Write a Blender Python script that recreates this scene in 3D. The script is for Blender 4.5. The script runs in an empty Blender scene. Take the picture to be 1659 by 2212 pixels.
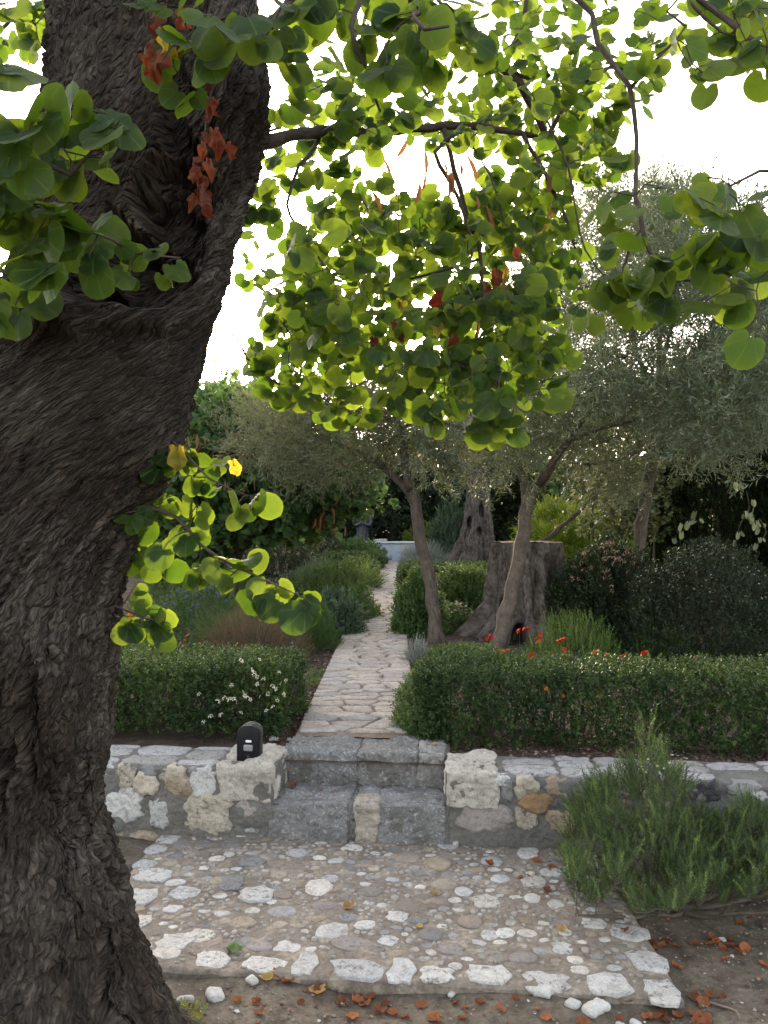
import bpy, math, random
import numpy as np
from mathutils import Vector, Matrix

random.seed(7)
rng = np.random.default_rng(7)
scene = bpy.context.scene
col = scene.collection
PI = math.pi

# ------------------------------------------------------------------ camera
F, CX, HY, EYE = 1784.0, 829.5, 1145.0, 1.6      # focal length in picture units, centre, horizon, eye height
cam_d = bpy.data.cameras.new('camera')
cam = bpy.data.objects.new('camera', cam_d)
col.objects.link(cam)
cam.location = (0, 0, EYE)
cam.rotation_euler = (PI / 2, 0, 0)
cam_d.sensor_fit = 'VERTICAL'
cam_d.sensor_height = 36.0
cam_d.lens = 36.0 * F / 2212.0
cam_d.shift_y = (HY - 1106.0) / 2212.0
cam_d.clip_start = 0.05
cam_d.clip_end = 1500
scene.camera = cam

# ------------------------------------------------------------------ sky, sun, exposure
SUN_AZ, SUN_EL = math.radians(-10.5), math.radians(15.0)     # azimuth from +Y towards +X
world = bpy.data.worlds.new('World')
scene.world = world
world.use_nodes = True
wn = world.node_tree.nodes
sky = wn.new('ShaderNodeTexSky')
sky.sky_type = 'NISHITA'
sky.sun_disc = False
sky.sun_elevation = SUN_EL
sky.sun_rotation = SUN_AZ
sky.air_density = 1.0
sky.dust_density = 3.0
sky.ozone_density = 0.4
bg = wn['Background']
hs = wn.new('ShaderNodeHueSaturation')          # hazy evening air: a paler sky than the clear-air model
hs.inputs['Saturation'].default_value = 0.5
world.node_tree.links.new(sky.outputs[0], hs.inputs['Color'])
wm = wn.new('ShaderNodeMix'); wm.data_type = 'RGBA'; wm.blend_type = 'MULTIPLY'; wm.inputs[0].default_value = 1
wm.inputs[7].default_value = (1.0, 0.955, 0.90, 1)
world.node_tree.links.new(hs.outputs[0], wm.inputs[6])
world.node_tree.links.new(wm.outputs[2], bg.inputs['Color'])
bg.inputs['Strength'].default_value = 0.15
sun_d = bpy.data.lights.new('sun', 'SUN')
sun_d.energy = 0.8
sun_d.angle = math.radians(2.5)
sun_d.color = (1.0, 0.83, 0.6)
sun = bpy.data.objects.new('sun', sun_d)
col.objects.link(sun)
sd = Vector((math.sin(SUN_AZ) * math.cos(SUN_EL), math.cos(SUN_AZ) * math.cos(SUN_EL), math.sin(SUN_EL)))
sun.rotation_euler = sd.to_track_quat('Z', 'Y').to_euler()
scene.view_settings.view_transform = 'Standard'
scene.view_settings.look = 'None'
scene.view_settings.exposure = 2.82
scene.view_settings.gamma = 1.0
scene.view_settings.use_curve_mapping = False
scene.cycles.max_bounces = 6
scene.cycles.diffuse_bounces = 3
scene.cycles.glossy_bounces = 2
scene.cycles.transmission_bounces = 4
scene.cycles.transparent_max_bounces = 4

# ------------------------------------------------------------------ placing
def P(px, py, d):
    """point seen at picture position (px, py) at depth d metres"""
    return Vector(((px - CX) / F * d, d, EYE - (py - HY) / F * d))

def gz(y):
    """height of the garden soil"""
    return 0.355 + max(0.0, min(y, 18.0) - 5.0) * 0.0415

def gd(py):
    """depth at which the garden soil shows at height py"""
    return (EYE - 0.355 + 5 * 0.0415) / ((py - HY) / F + 0.0415)

def L(px, py, z=0.0):
    d = (EYE - z) * F / (py - HY)
    return Vector(((px - CX) / F * d, d, z))

# ------------------------------------------------------------------ noise
def _hash(ix, iy, iz, seed):
    h = (ix.astype(np.int64) * 374761393 + iy.astype(np.int64) * 668265263 + iz.astype(np.int64) * 2147483647 + seed * 1274126177) & 0xffffffff
    h = ((h ^ (h >> 13)) * 1274126177) & 0xffffffff
    h = ((h ^ (h >> 15)) * 2246822519) & 0xffffffff
    return ((h ^ (h >> 16)) & 0xffffff) / float(0xffffff)

def vnoise(p, seed=0):
    p = np.asarray(p, float)
    i = np.floor(p).astype(np.int64)
    f = p - i
    f = f * f * (3 - 2 * f)
    r = 0
    for dx in (0, 1):
        for dy in (0, 1):
            for dz in (0, 1):
                w = (f[:, 0] if dx else 1 - f[:, 0]) * (f[:, 1] if dy else 1 - f[:, 1]) * (f[:, 2] if dz else 1 - f[:, 2])
                r = r + w * _hash(i[:, 0] + dx, i[:, 1] + dy, i[:, 2] + dz, seed)
    return r * 2 - 1

def fbm(p, oct=4, seed=0, gain=0.5):
    p = np.asarray(p, float)
    r, a = 0, 1.0
    for k in range(oct):
        r = r + a * vnoise(p * 2 ** k + 17.3 * k, seed + k)
        a *= gain
    return r

def vor2(p, seed=0):
    """cell noise in 2-D: distance to the border (F2-F1) and a value per cell"""
    p = np.asarray(p, float)
    i = np.floor(p).astype(np.int64)
    n = len(p)
    f1 = np.full(n, 9.0); f2 = np.full(n, 9.0); cid = np.zeros(n)
    z = np.zeros(n, np.int64)
    for dx in (-1, 0, 1):
        for dy in (-1, 0, 1):
            cx, cy = i[:, 0] + dx, i[:, 1] + dy
            hx, hy = _hash(cx, cy, z, seed), _hash(cx, cy, z + 1, seed)
            d = np.hypot(cx + hx - p[:, 0], cy + hy - p[:, 1])
            near = d < f1
            f2 = np.where(near, f1, np.minimum(f2, d))
            cid = np.where(near, _hash(cx, cy, z + 2, seed), cid)
            f1 = np.where(near, d, f1)
    return f2 - f1, cid

# ------------------------------------------------------------------ mesh building
class MB:
    def __init__(s):
        s.V = []; s.F = []; s.M = []; s.T = []; s.U = []; s.n = 0
    def add(s, V, Fs, mat=0, tint=0.5, luv=None):
        V = np.asarray(V, np.float32).reshape(-1, 3)
        k = len(V)
        if not isinstance(Fs, (list, tuple)) or (len(Fs) and not isinstance(Fs[0], np.ndarray)):
            groups = {}
            for f in Fs:
                groups.setdefault(len(f), []).append(f)
            Fs = [np.array(g, np.int64) for g in groups.values()]
        mats = mat if isinstance(mat, list) else [mat] * len(Fs)
        for f, m in zip(Fs, mats):
            s.F.append(f + s.n)
            s.M.append(np.full(len(f), m, np.int32) if np.isscalar(m) else np.asarray(m, np.int32))
        s.V.append(V)
        s.T.append(np.full(k, tint, np.float32) if np.isscalar(tint) else np.asarray(tint, np.float32))
        s.U.append(np.asarray(luv if luv is not None else V, np.float32).reshape(-1, 3))
        s.n += k
    def mesh(s, name, mats, smooth=True):
        me = bpy.data.meshes.new(name)
        V = np.concatenate(s.V)
        me.vertices.add(len(V))
        me.vertices.foreach_set('co', V.ravel())
        sizes = np.concatenate([np.full(len(f), f.shape[1], np.int32) for f in s.F])
        loops = np.concatenate([f.ravel() for f in s.F]).astype(np.int32)
        me.loops.add(len(loops))
        me.loops.foreach_set('vertex_index', loops)
        me.polygons.add(len(sizes))
        starts = np.concatenate([[0], np.cumsum(sizes)[:-1]]).astype(np.int32)
        me.polygons.foreach_set('loop_start', starts)
        me.polygons.foreach_set('material_index', np.concatenate(s.M))
        if smooth:
            me.polygons.foreach_set('use_smooth', np.ones(len(sizes), bool))
        for m in (mats if isinstance(mats, (list, tuple)) else [mats]):
            me.materials.append(m)
        a = me.attributes.new('tint', 'FLOAT', 'POINT')
        a.data.foreach_set('value', np.concatenate(s.T))
        a = me.attributes.new('luv', 'FLOAT_VECTOR', 'POINT')
        a.data.foreach_set('vector', np.concatenate(s.U).ravel())
        me.update(calc_edges=True)
        return me
    def build(s, name, mats, parent=None, smooth=True, kind=None, loc=None):
        o = bpy.data.objects.new(name, s.mesh(name, mats, smooth))
        col.objects.link(o)
        if parent is not None:
            o.parent = parent
        if loc is not None:
            o.location = loc
        if kind:
            o['kind'] = kind
        return o

def link(name, me, parent=None, loc=(0, 0, 0), rot=None, scale=None, color=None):
    o = bpy.data.objects.new(name, me)
    col.objects.link(o)
    if parent is not None:
        o.parent = parent
    o.location = loc
    if rot is not None:
        o.rotation_euler = rot
    if scale is not None:
        o.scale = scale
    if color is not None:
        o.color = (*color, 1)
    return o

def tag(o, label, cat, group=None):
    o['label'] = label; o['category'] = cat
    if group:
        o['group'] = group
    return o

def thing(name, label, cat, group=None):
    o = bpy.data.objects.new(name, None)
    o.empty_display_size = 0.1
    col.objects.link(o)
    o['kind'] = 'thing'
    return tag(o, label, cat, group)

def settle(root, loc):
    """move an Empty to its thing's base without moving the parts"""
    loc = Vector(loc)
    root.location = loc
    for c in root.children:
        c.location = Vector(c.location) - loc

# ------------------------------------------------------------------ materials
def newmat(name):
    m = bpy.data.materials.new(name)
    m.use_nodes = True
    nt = m.node_tree
    return m, nt, nt.nodes, nt.links, nt.nodes['Principled BSDF']

def rgb(nt, c):
    n = nt.nodes.new('ShaderNodeRGB'); n.outputs[0].default_value = (*c, 1); return n.outputs[0]

def mixc(nt, fac, a, b, mode='MIX'):
    n = nt.nodes.new('ShaderNodeMix'); n.data_type = 'RGBA'; n.blend_type = mode
    for k, v in ((0, fac), (6, a), (7, b)):
        if isinstance(v, (int, float)):
            n.inputs[k].default_value = v
        elif isinstance(v, tuple):
            n.inputs[k].default_value = (*v, 1)
        else:
            nt.links.new(v, n.inputs[k])
    return n.outputs[2]

def math_(nt, op, a, b=None, c=None):
    n = nt.nodes.new('ShaderNodeMath'); n.operation = op
    for k, v in enumerate((a, b, c)):
        if v is None: continue
        if isinstance(v, (int, float)): n.inputs[k].default_value = v
        else: nt.links.new(v, n.inputs[k])
    return n.outputs[0]

def ramp(nt, fac, stops):
    n = nt.nodes.new('ShaderNodeValToRGB')
    e = n.color_ramp.elements
    while len(e) < len(stops): e.new(0.5)
    for el, (p, c) in zip(e, stops):
        el.position = p
        el.color = (c, c, c, 1) if isinstance(c, (int, float)) else (*c, 1)
    nt.links.new(fac, n.inputs[0])
    return n.outputs[0]

def noise(nt, vec, scale, detail=4, rough=0.55, dist=0.0):
    n = nt.nodes.new('ShaderNodeTexNoise')
    n.inputs['Scale'].default_value = scale; n.inputs['Detail'].default_value = detail
    n.inputs['Roughness'].default_value = rough; n.inputs['Distortion'].default_value = dist
    if vec is not None: nt.links.new(vec, n.inputs['Vector'])
    return n.outputs['Fac']

def voronoi(nt, vec, scale, feature='F1', out='Distance'):
    n = nt.nodes.new('ShaderNodeTexVoronoi'); n.feature = feature
    n.inputs['Scale'].default_value = scale
    if vec is not None: nt.links.new(vec, n.inputs['Vector'])
    return n.outputs[out]

def geo(nt): return nt.nodes.new('ShaderNodeNewGeometry')

def attr(nt, name, out):
    n = nt.nodes.new('ShaderNodeAttribute'); n.attribute_name = name; return n.outputs[out]

def bump(nt, h, strength=0.5, dist=0.01, normal=None):
    n = nt.nodes.new('ShaderNodeBump'); n.inputs['Strength'].default_value = strength; n.inputs['Distance'].default_value = dist
    nt.links.new(h, n.inputs['Height'])
    if normal is not None: nt.links.new(normal, n.inputs['Normal'])
    return n.outputs[0]

def stone_mat(name, base=None, spots=0.5, spotcol=(0.07, 0.07, 0.075), scale=1.0, bstr=0.6, dark=0.55, dirt=0.0, pale=0.0):
    """weathered limestone; colour from the object's own colour when base is None"""
    m, nt, N, K, b = newmat(name)
    pos = geo(nt).outputs['Position']
    if base is None:
        oi = N.new('ShaderNodeObjectInfo'); c = oi.outputs['Color']
    else:
        c = rgb(nt, base)
    n1 = noise(nt, pos, 9 * scale, 5, 0.6)
    n2 = noise(nt, pos, 55 * scale, 5, 0.7)
    n3 = noise(nt, pos, 160 * scale, 3, 0.7)
    c1 = mixc(nt, ramp(nt, n1, [(0.3, 0.0), (0.7, 1.0)]), mixc(nt, 1.0, c, (dark, dark * 0.98, dark * 0.95), 'MULTIPLY'), c)
    mus = noise(nt, pos, 21 * scale, 6, 0.75, 0.6)
    c2 = mixc(nt, math_(nt, 'MULTIPLY', math_(nt, 'MULTIPLY', ramp(nt, mus, [(0.50, 0.0), (0.60, 1.0)]), ramp(nt, n2, [(0.44, 0.0), (0.56, 1.0)])), spots), c1, spotcol)
    c3 = mixc(nt, ramp(nt, n3, [(0.35, 0.0), (0.65, 1.0)]), mixc(nt, 1.0, c2, (0.72, 0.72, 0.72), 'MULTIPLY'), c2)
    if dirt:      # earth and mortar smeared over the stone
        dn = noise(nt, pos, 26, 6, 0.75, 0.8)
        c3 = mixc(nt, math_(nt, 'MULTIPLY', ramp(nt, dn, [(0.50, 0.0), (0.62, 1.0)]), dirt), c3, (0.215, 0.18, 0.145))
    if pale:      # pale weathered flakes
        pn = noise(nt, pos, 48, 5, 0.8, 0.5)
        c3 = mixc(nt, math_(nt, 'MULTIPLY', ramp(nt, pn, [(0.54, 0.0), (0.62, 1.0)]), pale), c3, (0.50, 0.49, 0.48))
    K.new(c3, b.inputs['Base Color'])
    b.inputs['Roughness'].default_value = 0.88
    b.inputs['Specular IOR Level'].default_value = 0.3
    h = math_(nt, 'ADD', math_(nt, 'MULTIPLY', n2, 0.7), math_(nt, 'MULTIPLY', n3, 0.3))
    h = math_(nt, 'ADD', h, math_(nt, 'MULTIPLY', voronoi(nt, pos, 34 * scale), 0.8))
    K.new(bump(nt, h, bstr, 0.014), b.inputs['Normal'])
    return m

def fol_mat(name, c0, c1, tgain=2.2, tr=0.35, rough=0.5, spec=0.25, back=None, tcol=None, veins=False):
    """leaf: colour runs from c0 to c1 by the leaf's own tint, light shows through"""
    m, nt, N, K, b = newmat(name)
    t = attr(nt, 'tint', 'Fac')
    c = mixc(nt, t, c0, c1)
    nz = noise(nt, geo(nt).outputs['Position'], 30 if veins else 6, 3)
    c = mixc(nt, ramp(nt, nz, [(0.3, 0.0), (0.7, 1.0)]), mixc(nt, 1.0, c, (0.72, 0.74, 0.7), 'MULTIPLY'), c)
    if tcol is None:
        tc = mixc(nt, 1.0, c, (1.25 * tgain, 1.05 * tgain, 0.7 * tgain), 'MULTIPLY')
    else:
        tc = mixc(nt, t, tcol[0], tcol[1])
    if veins:
        luv = attr(nt, 'luv', 'Vector')
        sp = N.new('ShaderNodeSeparateXYZ'); K.new(luv, sp.inputs[0])
        ang = math_(nt, 'ARCTAN2', sp.outputs[0], sp.outputs[1])
        v = math_(nt, 'POWER', math_(nt, 'ABSOLUTE', math_(nt, 'COSINE', math_(nt, 'MULTIPLY', ang, 4.6))), 60)
        fine = voronoi(nt, luv, 9, 'DISTANCE_TO_EDGE')
        fv = ramp(nt, fine, [(0.0, 1.0), (0.05, 0.0)])
        vv = math_(nt, 'MULTIPLY', math_(nt, 'MAXIMUM', v, math_(nt, 'MULTIPLY', fv, 0.35)), 0.62)
        r = math_(nt, 'ADD', math_(nt, 'POWER', sp.outputs[0], 2.0), math_(nt, 'POWER', math_(nt, 'SUBTRACT', sp.outputs[1], 0.42), 2.0))
        rim = ramp(nt, r, [(0.12, 0.0), (0.26, 1.0)])
        c = mixc(nt, vv, c, (0.11, 0.16, 0.05))
        tc = mixc(nt, math_(nt, 'MULTIPLY', rim, 0.55), tc, mixc(nt, 1.0, tc, (1.7, 1.45, 0.8), 'MULTIPLY'))
        tc = mixc(nt, math_(nt, 'MULTIPLY', vv, 0.7), tc, mixc(nt, 1.0, tc, (0.6, 0.6, 0.4), 'MULTIPLY'))
        K.new(bump(nt, math_(nt, 'SUBTRACT', nz, vv), 0.35, 0.004), b.inputs['Normal'])
    if back is not None:
        c = mixc(nt, geo(nt).outputs['Backfacing'], c, back)
    K.new(c, b.inputs['Base Color'])
    b.inputs['Roughness'].default_value = rough
    b.inputs['Specular IOR Level'].default_value = spec
    tl = N.new('ShaderNodeBsdfTranslucent'); K.new(tc, tl.inputs['Color'])
    mx = N.new('ShaderNodeMixShader'); mx.inputs[0].default_value = tr
    K.new(b.outputs[0], mx.inputs[1]); K.new(tl.outputs[0], mx.inputs[2])
    K.new(mx.outputs[0], N['Material Output'].inputs['Surface'])
    return m

def wood_mat(name, c0, c1, sc=(60, 8), bstr=0.8, lichen=None):
    """bark; luv.x runs round the stem, luv.y along it, in metres"""
    m, nt, N, K, b = newmat(name)
    luv = attr(nt, 'luv', 'Vector')
    mp = N.new('ShaderNodeMapping'); mp.inputs['Scale'].default_value = (sc[0], sc[1], 1); K.new(luv, mp.inputs[0])
    n1 = noise(nt, mp.outputs[0], 1.0, 5, 0.65, 0.6)
    n2 = noise(nt, geo(nt).outputs['Position'], 14, 4, 0.6)
    n3 = noise(nt, mp.outputs[0], 3.3, 3, 0.7)
    f = math_(nt, 'ADD', math_(nt, 'MULTIPLY', n1, 0.6), math_(nt, 'MULTIPLY', n3, 0.4))
    c = mixc(nt, ramp(nt, f, [(0.36, 0.0), (0.62, 1.0)]), c0, c1)
    c = mixc(nt, ramp(nt, n2, [(0.35, 0.0), (0.7, 1.0)]), mixc(nt, 1.0, c, (0.62, 0.6, 0.6), 'MULTIPLY'), c)
    if lichen:
        c = mixc(nt, ramp(nt, noise(nt, geo(nt).outputs['Position'], 9, 5, 0.7), [(0.66, 0.0), (0.72, 0.8)]), c, lichen)
    K.new(c, b.inputs['Base Color'])
    b.inputs['Roughness'].default_value = 0.9
    b.inputs['Specular IOR Level'].default_value = 0.2
    K.new(bump(nt, f, bstr, 0.01), b.inputs['Normal'])
    return m

def plain_mat(name, c, rough=0.6, spec=0.4, nscale=40, var=0.25):
    m, nt, N, K, b = newmat(name)
    nz = noise(nt, geo(nt).outputs['Position'], nscale, 4, 0.6)
    K.new(mixc(nt, ramp(nt, nz, [(0.3, 0.0), (0.7, 1.0)]), tuple(x * (1 - var) for x in c), c), b.inputs['Base Color'])
    b.inputs['Roughness'].default_value = rough
    b.inputs['Specular IOR Level'].default_value = spec
    K.new(bump(nt, nz, 0.15, 0.003), b.inputs['Normal'])
    return m

# ------------------------------------------------------------------ generic shapes
def smooth_path(pts, rad, step=0.04):
    """Catmull-Rom through pts, sampled about every step metres"""
    pts = [Vector(p) for p in pts]
    if len(pts) == 2:
        n = max(2, int((pts[1] - pts[0]).length / step) + 1)
        return [pts[0].lerp(pts[1], i / (n - 1)) for i in range(n)], [rad[0] + (rad[1] - rad[0]) * i / (n - 1) for i in range(n)]
    out, ro = [], []
    for i in range(len(pts) - 1):
        p0 = pts[max(0, i - 1)]; p1 = pts[i]; p2 = pts[i + 1]; p3 = pts[min(len(pts) - 1, i + 2)]
        n = max(1, int((p2 - p1).length / step))
        for j in range(n):
            t = j / n
            out.append(0.5 * ((2 * p1) + (p2 - p0) * t + (2 * p0 - 5 * p1 + 4 * p2 - p3) * t * t + (3 * p1 - p0 - 3 * p2 + p3) * t ** 3))
            ro.append(rad[i] + (rad[i + 1] - rad[i]) * t)
    out.append(pts[-1]); ro.append(rad[-1])
    return out, ro

def tube(mb, pts, rad, sides=6, mat=0, bumpy=0.0, seed=0, tint=0.5, cap=True, prof=None):
    pts = [Vector(p) for p in pts]
    n = len(pts)
    up = Vector((0.13, 0.21, 0.97))
    rings = []; luv = []
    length = 0
    prev = None
    for i, p in enumerate(pts):
        t = (pts[min(n - 1, i + 1)] - pts[max(0, i - 1)])
        t = t.normalized() if t.length > 1e-9 else Vector((0, 0, 1))
        if prev is None:
            a = t.cross(up if abs(t.dot(up)) < 0.95 else Vector((1, 0, 0))).normalized()
        else:
            a = (prev - t * prev.dot(t)); a = a.normalized() if a.length > 1e-6 else t.orthogonal().normalized()
        prev = a
        b = t.cross(a)
        if i: length += (p - pts[i - 1]).length
        for k in range(sides):
            th = 2 * PI * k / sides
            r = rad[i] * (prof(th, i / (n - 1)) if prof else 1.0)
            rings.append(p + (a * math.cos(th) + b * math.sin(th)) * r)
            luv.append((th * rad[i] + 0.0, length, 0))
    V = np.array([tuple(v) for v in rings])
    if bumpy:
        c = np.repeat(np.array([tuple(p) for p in pts]), sides, axis=0)
        d = V - c
        V = c + d * (1 + bumpy * (fbm(V * 9, 3, seed) + 0.6 * fbm(V * 30, 2, seed + 5)))[:, None]
    idx = np.arange(n * sides).reshape(n, sides)
    nx = np.roll(idx, -1, axis=1)
    fq = np.stack([idx[:-1], nx[:-1], nx[1:], idx[1:]], -1).reshape(-1, 4)
    Fs = [fq]
    if cap:
        Fs += [idx[-1][None, :], idx[0][::-1][None, :]]
    mb.add(V, Fs, mat, tint, np.array(luv))

def outline(n, w, h, rough, seed, angular=0.0):
    """irregular closed outline w x h"""
    r = np.random.default_rng(seed)
    th = (np.arange(n) + r.uniform(-0.3, 0.3, n)) * 2 * PI / n
    c, s = np.cos(th), np.sin(th)
    e = 2.0 + 2.5 * angular
    rad = (np.abs(c) ** e + np.abs(s) ** e) ** (-1 / e)
    rad *= 1 + r.uniform(-rough, rough, n)
    x, y = c * rad, s * rad
    x = (x - x.min()) / (x.max() - x.min()) - 0.5
    y = (y - y.min()) / (y.max() - y.min()) - 0.5
    return np.stack([x * w, y * h], 1)

def stone_piece(mb, ol, depth, prot, seed, rings=3, rough=0.25, mat=0, tint=0.5, flat=False):
    """stone lying in the xy plane: sunk depth below z=0, standing prot above it"""
    ol = np.asarray(ol, float)
    n = len(ol)
    c = ol.mean(0)
    V = [np.c_[c + (ol - c) * 1.0, np.full(n, -depth)]]
    prof = [(1.0, 0.6 if flat else 0.15)] + [(1 - (0.055 if flat else 0.16) - (0.84 * k / rings), 1.0 if flat else math.sqrt(max(0, 1 - (1 - (k + 1) / (rings + 1)) ** 2)) * 0.5 + 0.5) for k in range(rings)]
    for s_, hh in prof:
        V.append(np.c_[c + (ol - c) * s_, np.full(n, prot * hh)])
    V.append(np.array([[c[0], c[1], prot]]))
    V = np.concatenate(V)
    m = V[:, 2] > 0
    sz = max(np.ptp(ol[:, 0]), np.ptp(ol[:, 1]))
    nn = fbm(V * (2.6 / sz) + seed * 3.7, 3, seed)
    V[m, 2] += nn[m] * prot * rough * (1.1 if flat else 2)
    V[m, :2] += np.stack([fbm(V[m] * (5 / sz) + 5, 2, seed + 1), fbm(V[m] * (5 / sz) + 9, 2, seed + 2)], 1) * sz * 0.02
    R = len(prof) + 1
    Fs = []
    idx = np.arange(R * n).reshape(R, n); nx = np.roll(idx, -1, axis=1)
    fq = np.stack([idx[:-1], nx[:-1], nx[1:], idx[1:]], -1).reshape(-1, 4)
    tri = np.stack([idx[-1], nx[-1], np.full(n, R * n)], -1)
    mb.add(V, [fq, tri], mat, tint)

def rough_block(mb, w, d, h, seed, res=0.018, amp=0.008, rnd=0.014, mat=0, tint=0.5, taper=0.0):
    """hewn block, origin at the middle of its bottom"""
    nx_, ny_, nz_ = (max(2, int(round(v / res))) for v in (w, d, h))
    pts = {}; V = []; Fq = []
    def vid(i, j, k):
        key = (i, j, k)
        if key not in pts:
            pts[key] = len(V)
            V.append((i / nx_ * w - w / 2, j / ny_ * d - d / 2, k / nz_ * h))
        return pts[key]
    for i in range(nx_):
        for j in range(ny_):
            Fq.append((vid(i, j, nz_), vid(i + 1, j, nz_), vid(i + 1, j + 1, nz_), vid(i, j + 1, nz_)))
            Fq.append((vid(i, j, 0), vid(i, j + 1, 0), vid(i + 1, j + 1, 0), vid(i + 1, j, 0)))
    for i in range(nx_):
        for k in range(nz_):
            Fq.append((vid(i, 0, k), vid(i + 1, 0, k), vid(i + 1, 0, k + 1), vid(i, 0, k + 1)))
            Fq.append((vid(i, ny_, k), vid(i, ny_, k + 1), vid(i + 1, ny_, k + 1), vid(i + 1, ny_, k)))
    for j in range(ny_):
        for k in range(nz_):
            Fq.append((vid(0, j, k), vid(0, j, k + 1), vid(0, j + 1, k + 1), vid(0, j + 1, k)))
            Fq.append((vid(nx_, j, k), vid(nx_, j + 1, k), vid(nx_, j + 1, k + 1), vid(nx_, j, k + 1)))
    V = np.array(V, float)
    lo, hi = np.array([-w / 2 + rnd, -d / 2 + rnd, rnd]), np.array([w / 2 - rnd, d / 2 - rnd, h - rnd])
    core = np.clip(V, lo, hi)
    dv = V - core
    ln = np.linalg.norm(dv, axis=1, keepdims=True); ln[ln == 0] = 1
    V = core + dv / ln * rnd
    nrm = dv / ln
    V += nrm * (amp * (fbm(V * 8 + seed * 5.1, 3, seed) + 0.7 * np.abs(fbm(V * 26 + seed, 3, seed + 3)) - 0.3))[:, None]
    mb.add(V, [np.array(Fq)], mat, tint)

# ------------------------------------------------------------------ sprigs and scattering
def basis(d, roll):
    d = d / np.maximum(np.linalg.norm(d, axis=1, keepdims=True), 1e-9)
    ref = np.where(np.abs(d[:, 2:3]) < 0.9, np.array([[0., 0., 1.]]), np.array([[1., 0., 0.]]))
    a = np.cross(ref, d); a /= np.linalg.norm(a, axis=1, keepdims=True)
    b = np.cross(d, a)
    c, s = np.cos(roll)[:, None], np.sin(roll)[:, None]
    x = a * c + b * s
    y = np.cross(d, x)
    return np.stack([x, y, d], axis=2)

class Sprig:
    """a small template growing along +Z, made of flat leaves and a stem"""
    def __init__(s, L=0.1, n=14, ll=0.02, lw=0.01, ang=50, jit=0.25, stem=0.0012, whorl=2, start=0.1, seed=0, hexa=False, tri=False, curl=0.0):
        r = np.random.default_rng(seed)
        V, Q, T, M, TR = [], [], [], [], []
        def leaf(p, d, ln, w):
            d = d / np.linalg.norm(d)
            side = np.cross(d, r.normal(size=3)); side /= np.linalg.norm(side)
            if not hexa:
                # face the leaf's flat side away from the stem
                side = np.cross(d, np.array([0, 0, 1.0])) + r.normal(size=3) * 0.35; side /= np.linalg.norm(side)
            up = np.cross(side, d)
            k = len(V); t = r.random()
            if hexa:
                fr = [(0, 0, 0), (0.28, 0.5, .05), (0.72, 0.42, .02), (1, 0, -.12 - curl), (0.72, -0.42, .02), (0.28, -0.5, .05)]
                for a, b, c in fr:
                    V.append(p + d * ln * a + side * w * b + up * ln * c)
                Q.append((k, k + 1, k + 2, k + 3)); Q.append((k, k + 3, k + 4, k + 5)); M.extend([0, 0]); T.extend([t] * 6)
            elif tri:      # needle: one narrow triangle, written as a triangle list of its own
                V.append(p - side * w * 0.5); V.append(p + side * w * 0.5); V.append(p + d * ln - up * ln * curl)
                TR.append((k, k + 1, k + 2)); T.extend([t] * 3)
            else:
                V.append(p); V.append(p + d * ln * 0.45 + side * w * 0.5 + up * ln * 0.04)
                V.append(p + d * ln - up * ln * curl); V.append(p + d * ln * 0.45 - side * w * 0.5 + up * ln * 0.04)
                Q.append((k, k + 1, k + 2, k + 3)); M.append(0); T.extend([t] * 4)
        bend = r.normal(size=2) * 0.15
        def at(t): return np.array([bend[0] * t * t * L, bend[1] * t * t * L, t * L])
        if stem:
            k = len(V)
            for t in (0, 0.5, 1.0):
                for q in range(3):
                    a = 2 * PI * q / 3
                    V.append(at(t) + np.array([math.cos(a), math.sin(a), 0]) * stem * (1 - 0.6 * t)); T.append(0.3)
            for lv in (0, 1):
                for q in range(3):
                    Q.append((k + lv * 3 + q, k + lv * 3 + (q + 1) % 3, k + lv * 3 + 3 + (q + 1) % 3, k + lv * 3 + 3 + q)); M.append(1)
        for i in range(n):
            w_, g = divmod(i, whorl)
            t = start + (1 - start) * (w_ + 0.5) / max(1, math.ceil(n / whorl))
            az = 2 * PI * g / whorl + w_ * 1.9 + r.normal() * 0.3
            an = math.radians(ang) * (1.1 - 0.45 * t) + r.normal() * jit * 0.5
            d = np.array([math.cos(az) * math.sin(an), math.sin(az) * math.sin(an), math.cos(an)])
            leaf(at(t), d, ll * (1 - 0.3 * abs(t - 0.5)) * r.uniform(0.75, 1.15), lw * r.uniform(0.8, 1.15))
        s.V = np.array(V); s.Q = np.array(Q, int).reshape(-1, 4); s.TR = np.array(TR, int).reshape(-1, 3); s.T = np.array(T); s.M = np.array(M, int)
        s.nt = len(Q) * 2

def inst(mb, sprigs, pos, dirs, scale, tints, spread=0.35, matoff=0):
    pos = np.asarray(pos, float); dirs = np.asarray(dirs, float)
    n = len(pos)
    if n == 0: return
    scale = np.broadcast_to(scale, (n,)); tints = np.broadcast_to(tints, (n,))
    which = rng.integers(0, len(sprigs), n)
    roll = rng.uniform(0, 2 * PI, n)
    B = basis(dirs, roll)
    for k, sp in enumerate(sprigs):
        m = which == k
        c = int(m.sum())
        if not c: continue
        V = np.einsum('nij,vj->nvi', B[m] * scale[m][:, None, None], sp.V) + pos[m][:, None, :]
        off = (np.arange(c) * len(sp.V))[:, None, None]
        Q = (sp.Q[None] + off).reshape(-1, 4)
        T = np.clip(tints[m][:, None] + (sp.T[None] - 0.5) * spread * 2, 0, 1)
        M = np.tile(sp.M, c) + matoff
        fs, ms = [], []
        if len(sp.Q): fs.append(Q); ms.append(M)
        if len(sp.TR): fs.append((sp.TR[None] + off).reshape(-1, 3)); ms.append(np.full(len(fs[-1]), matoff))
        mb.add(V.reshape(-1, 3), fs, ms, T.ravel())
    return

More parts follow.
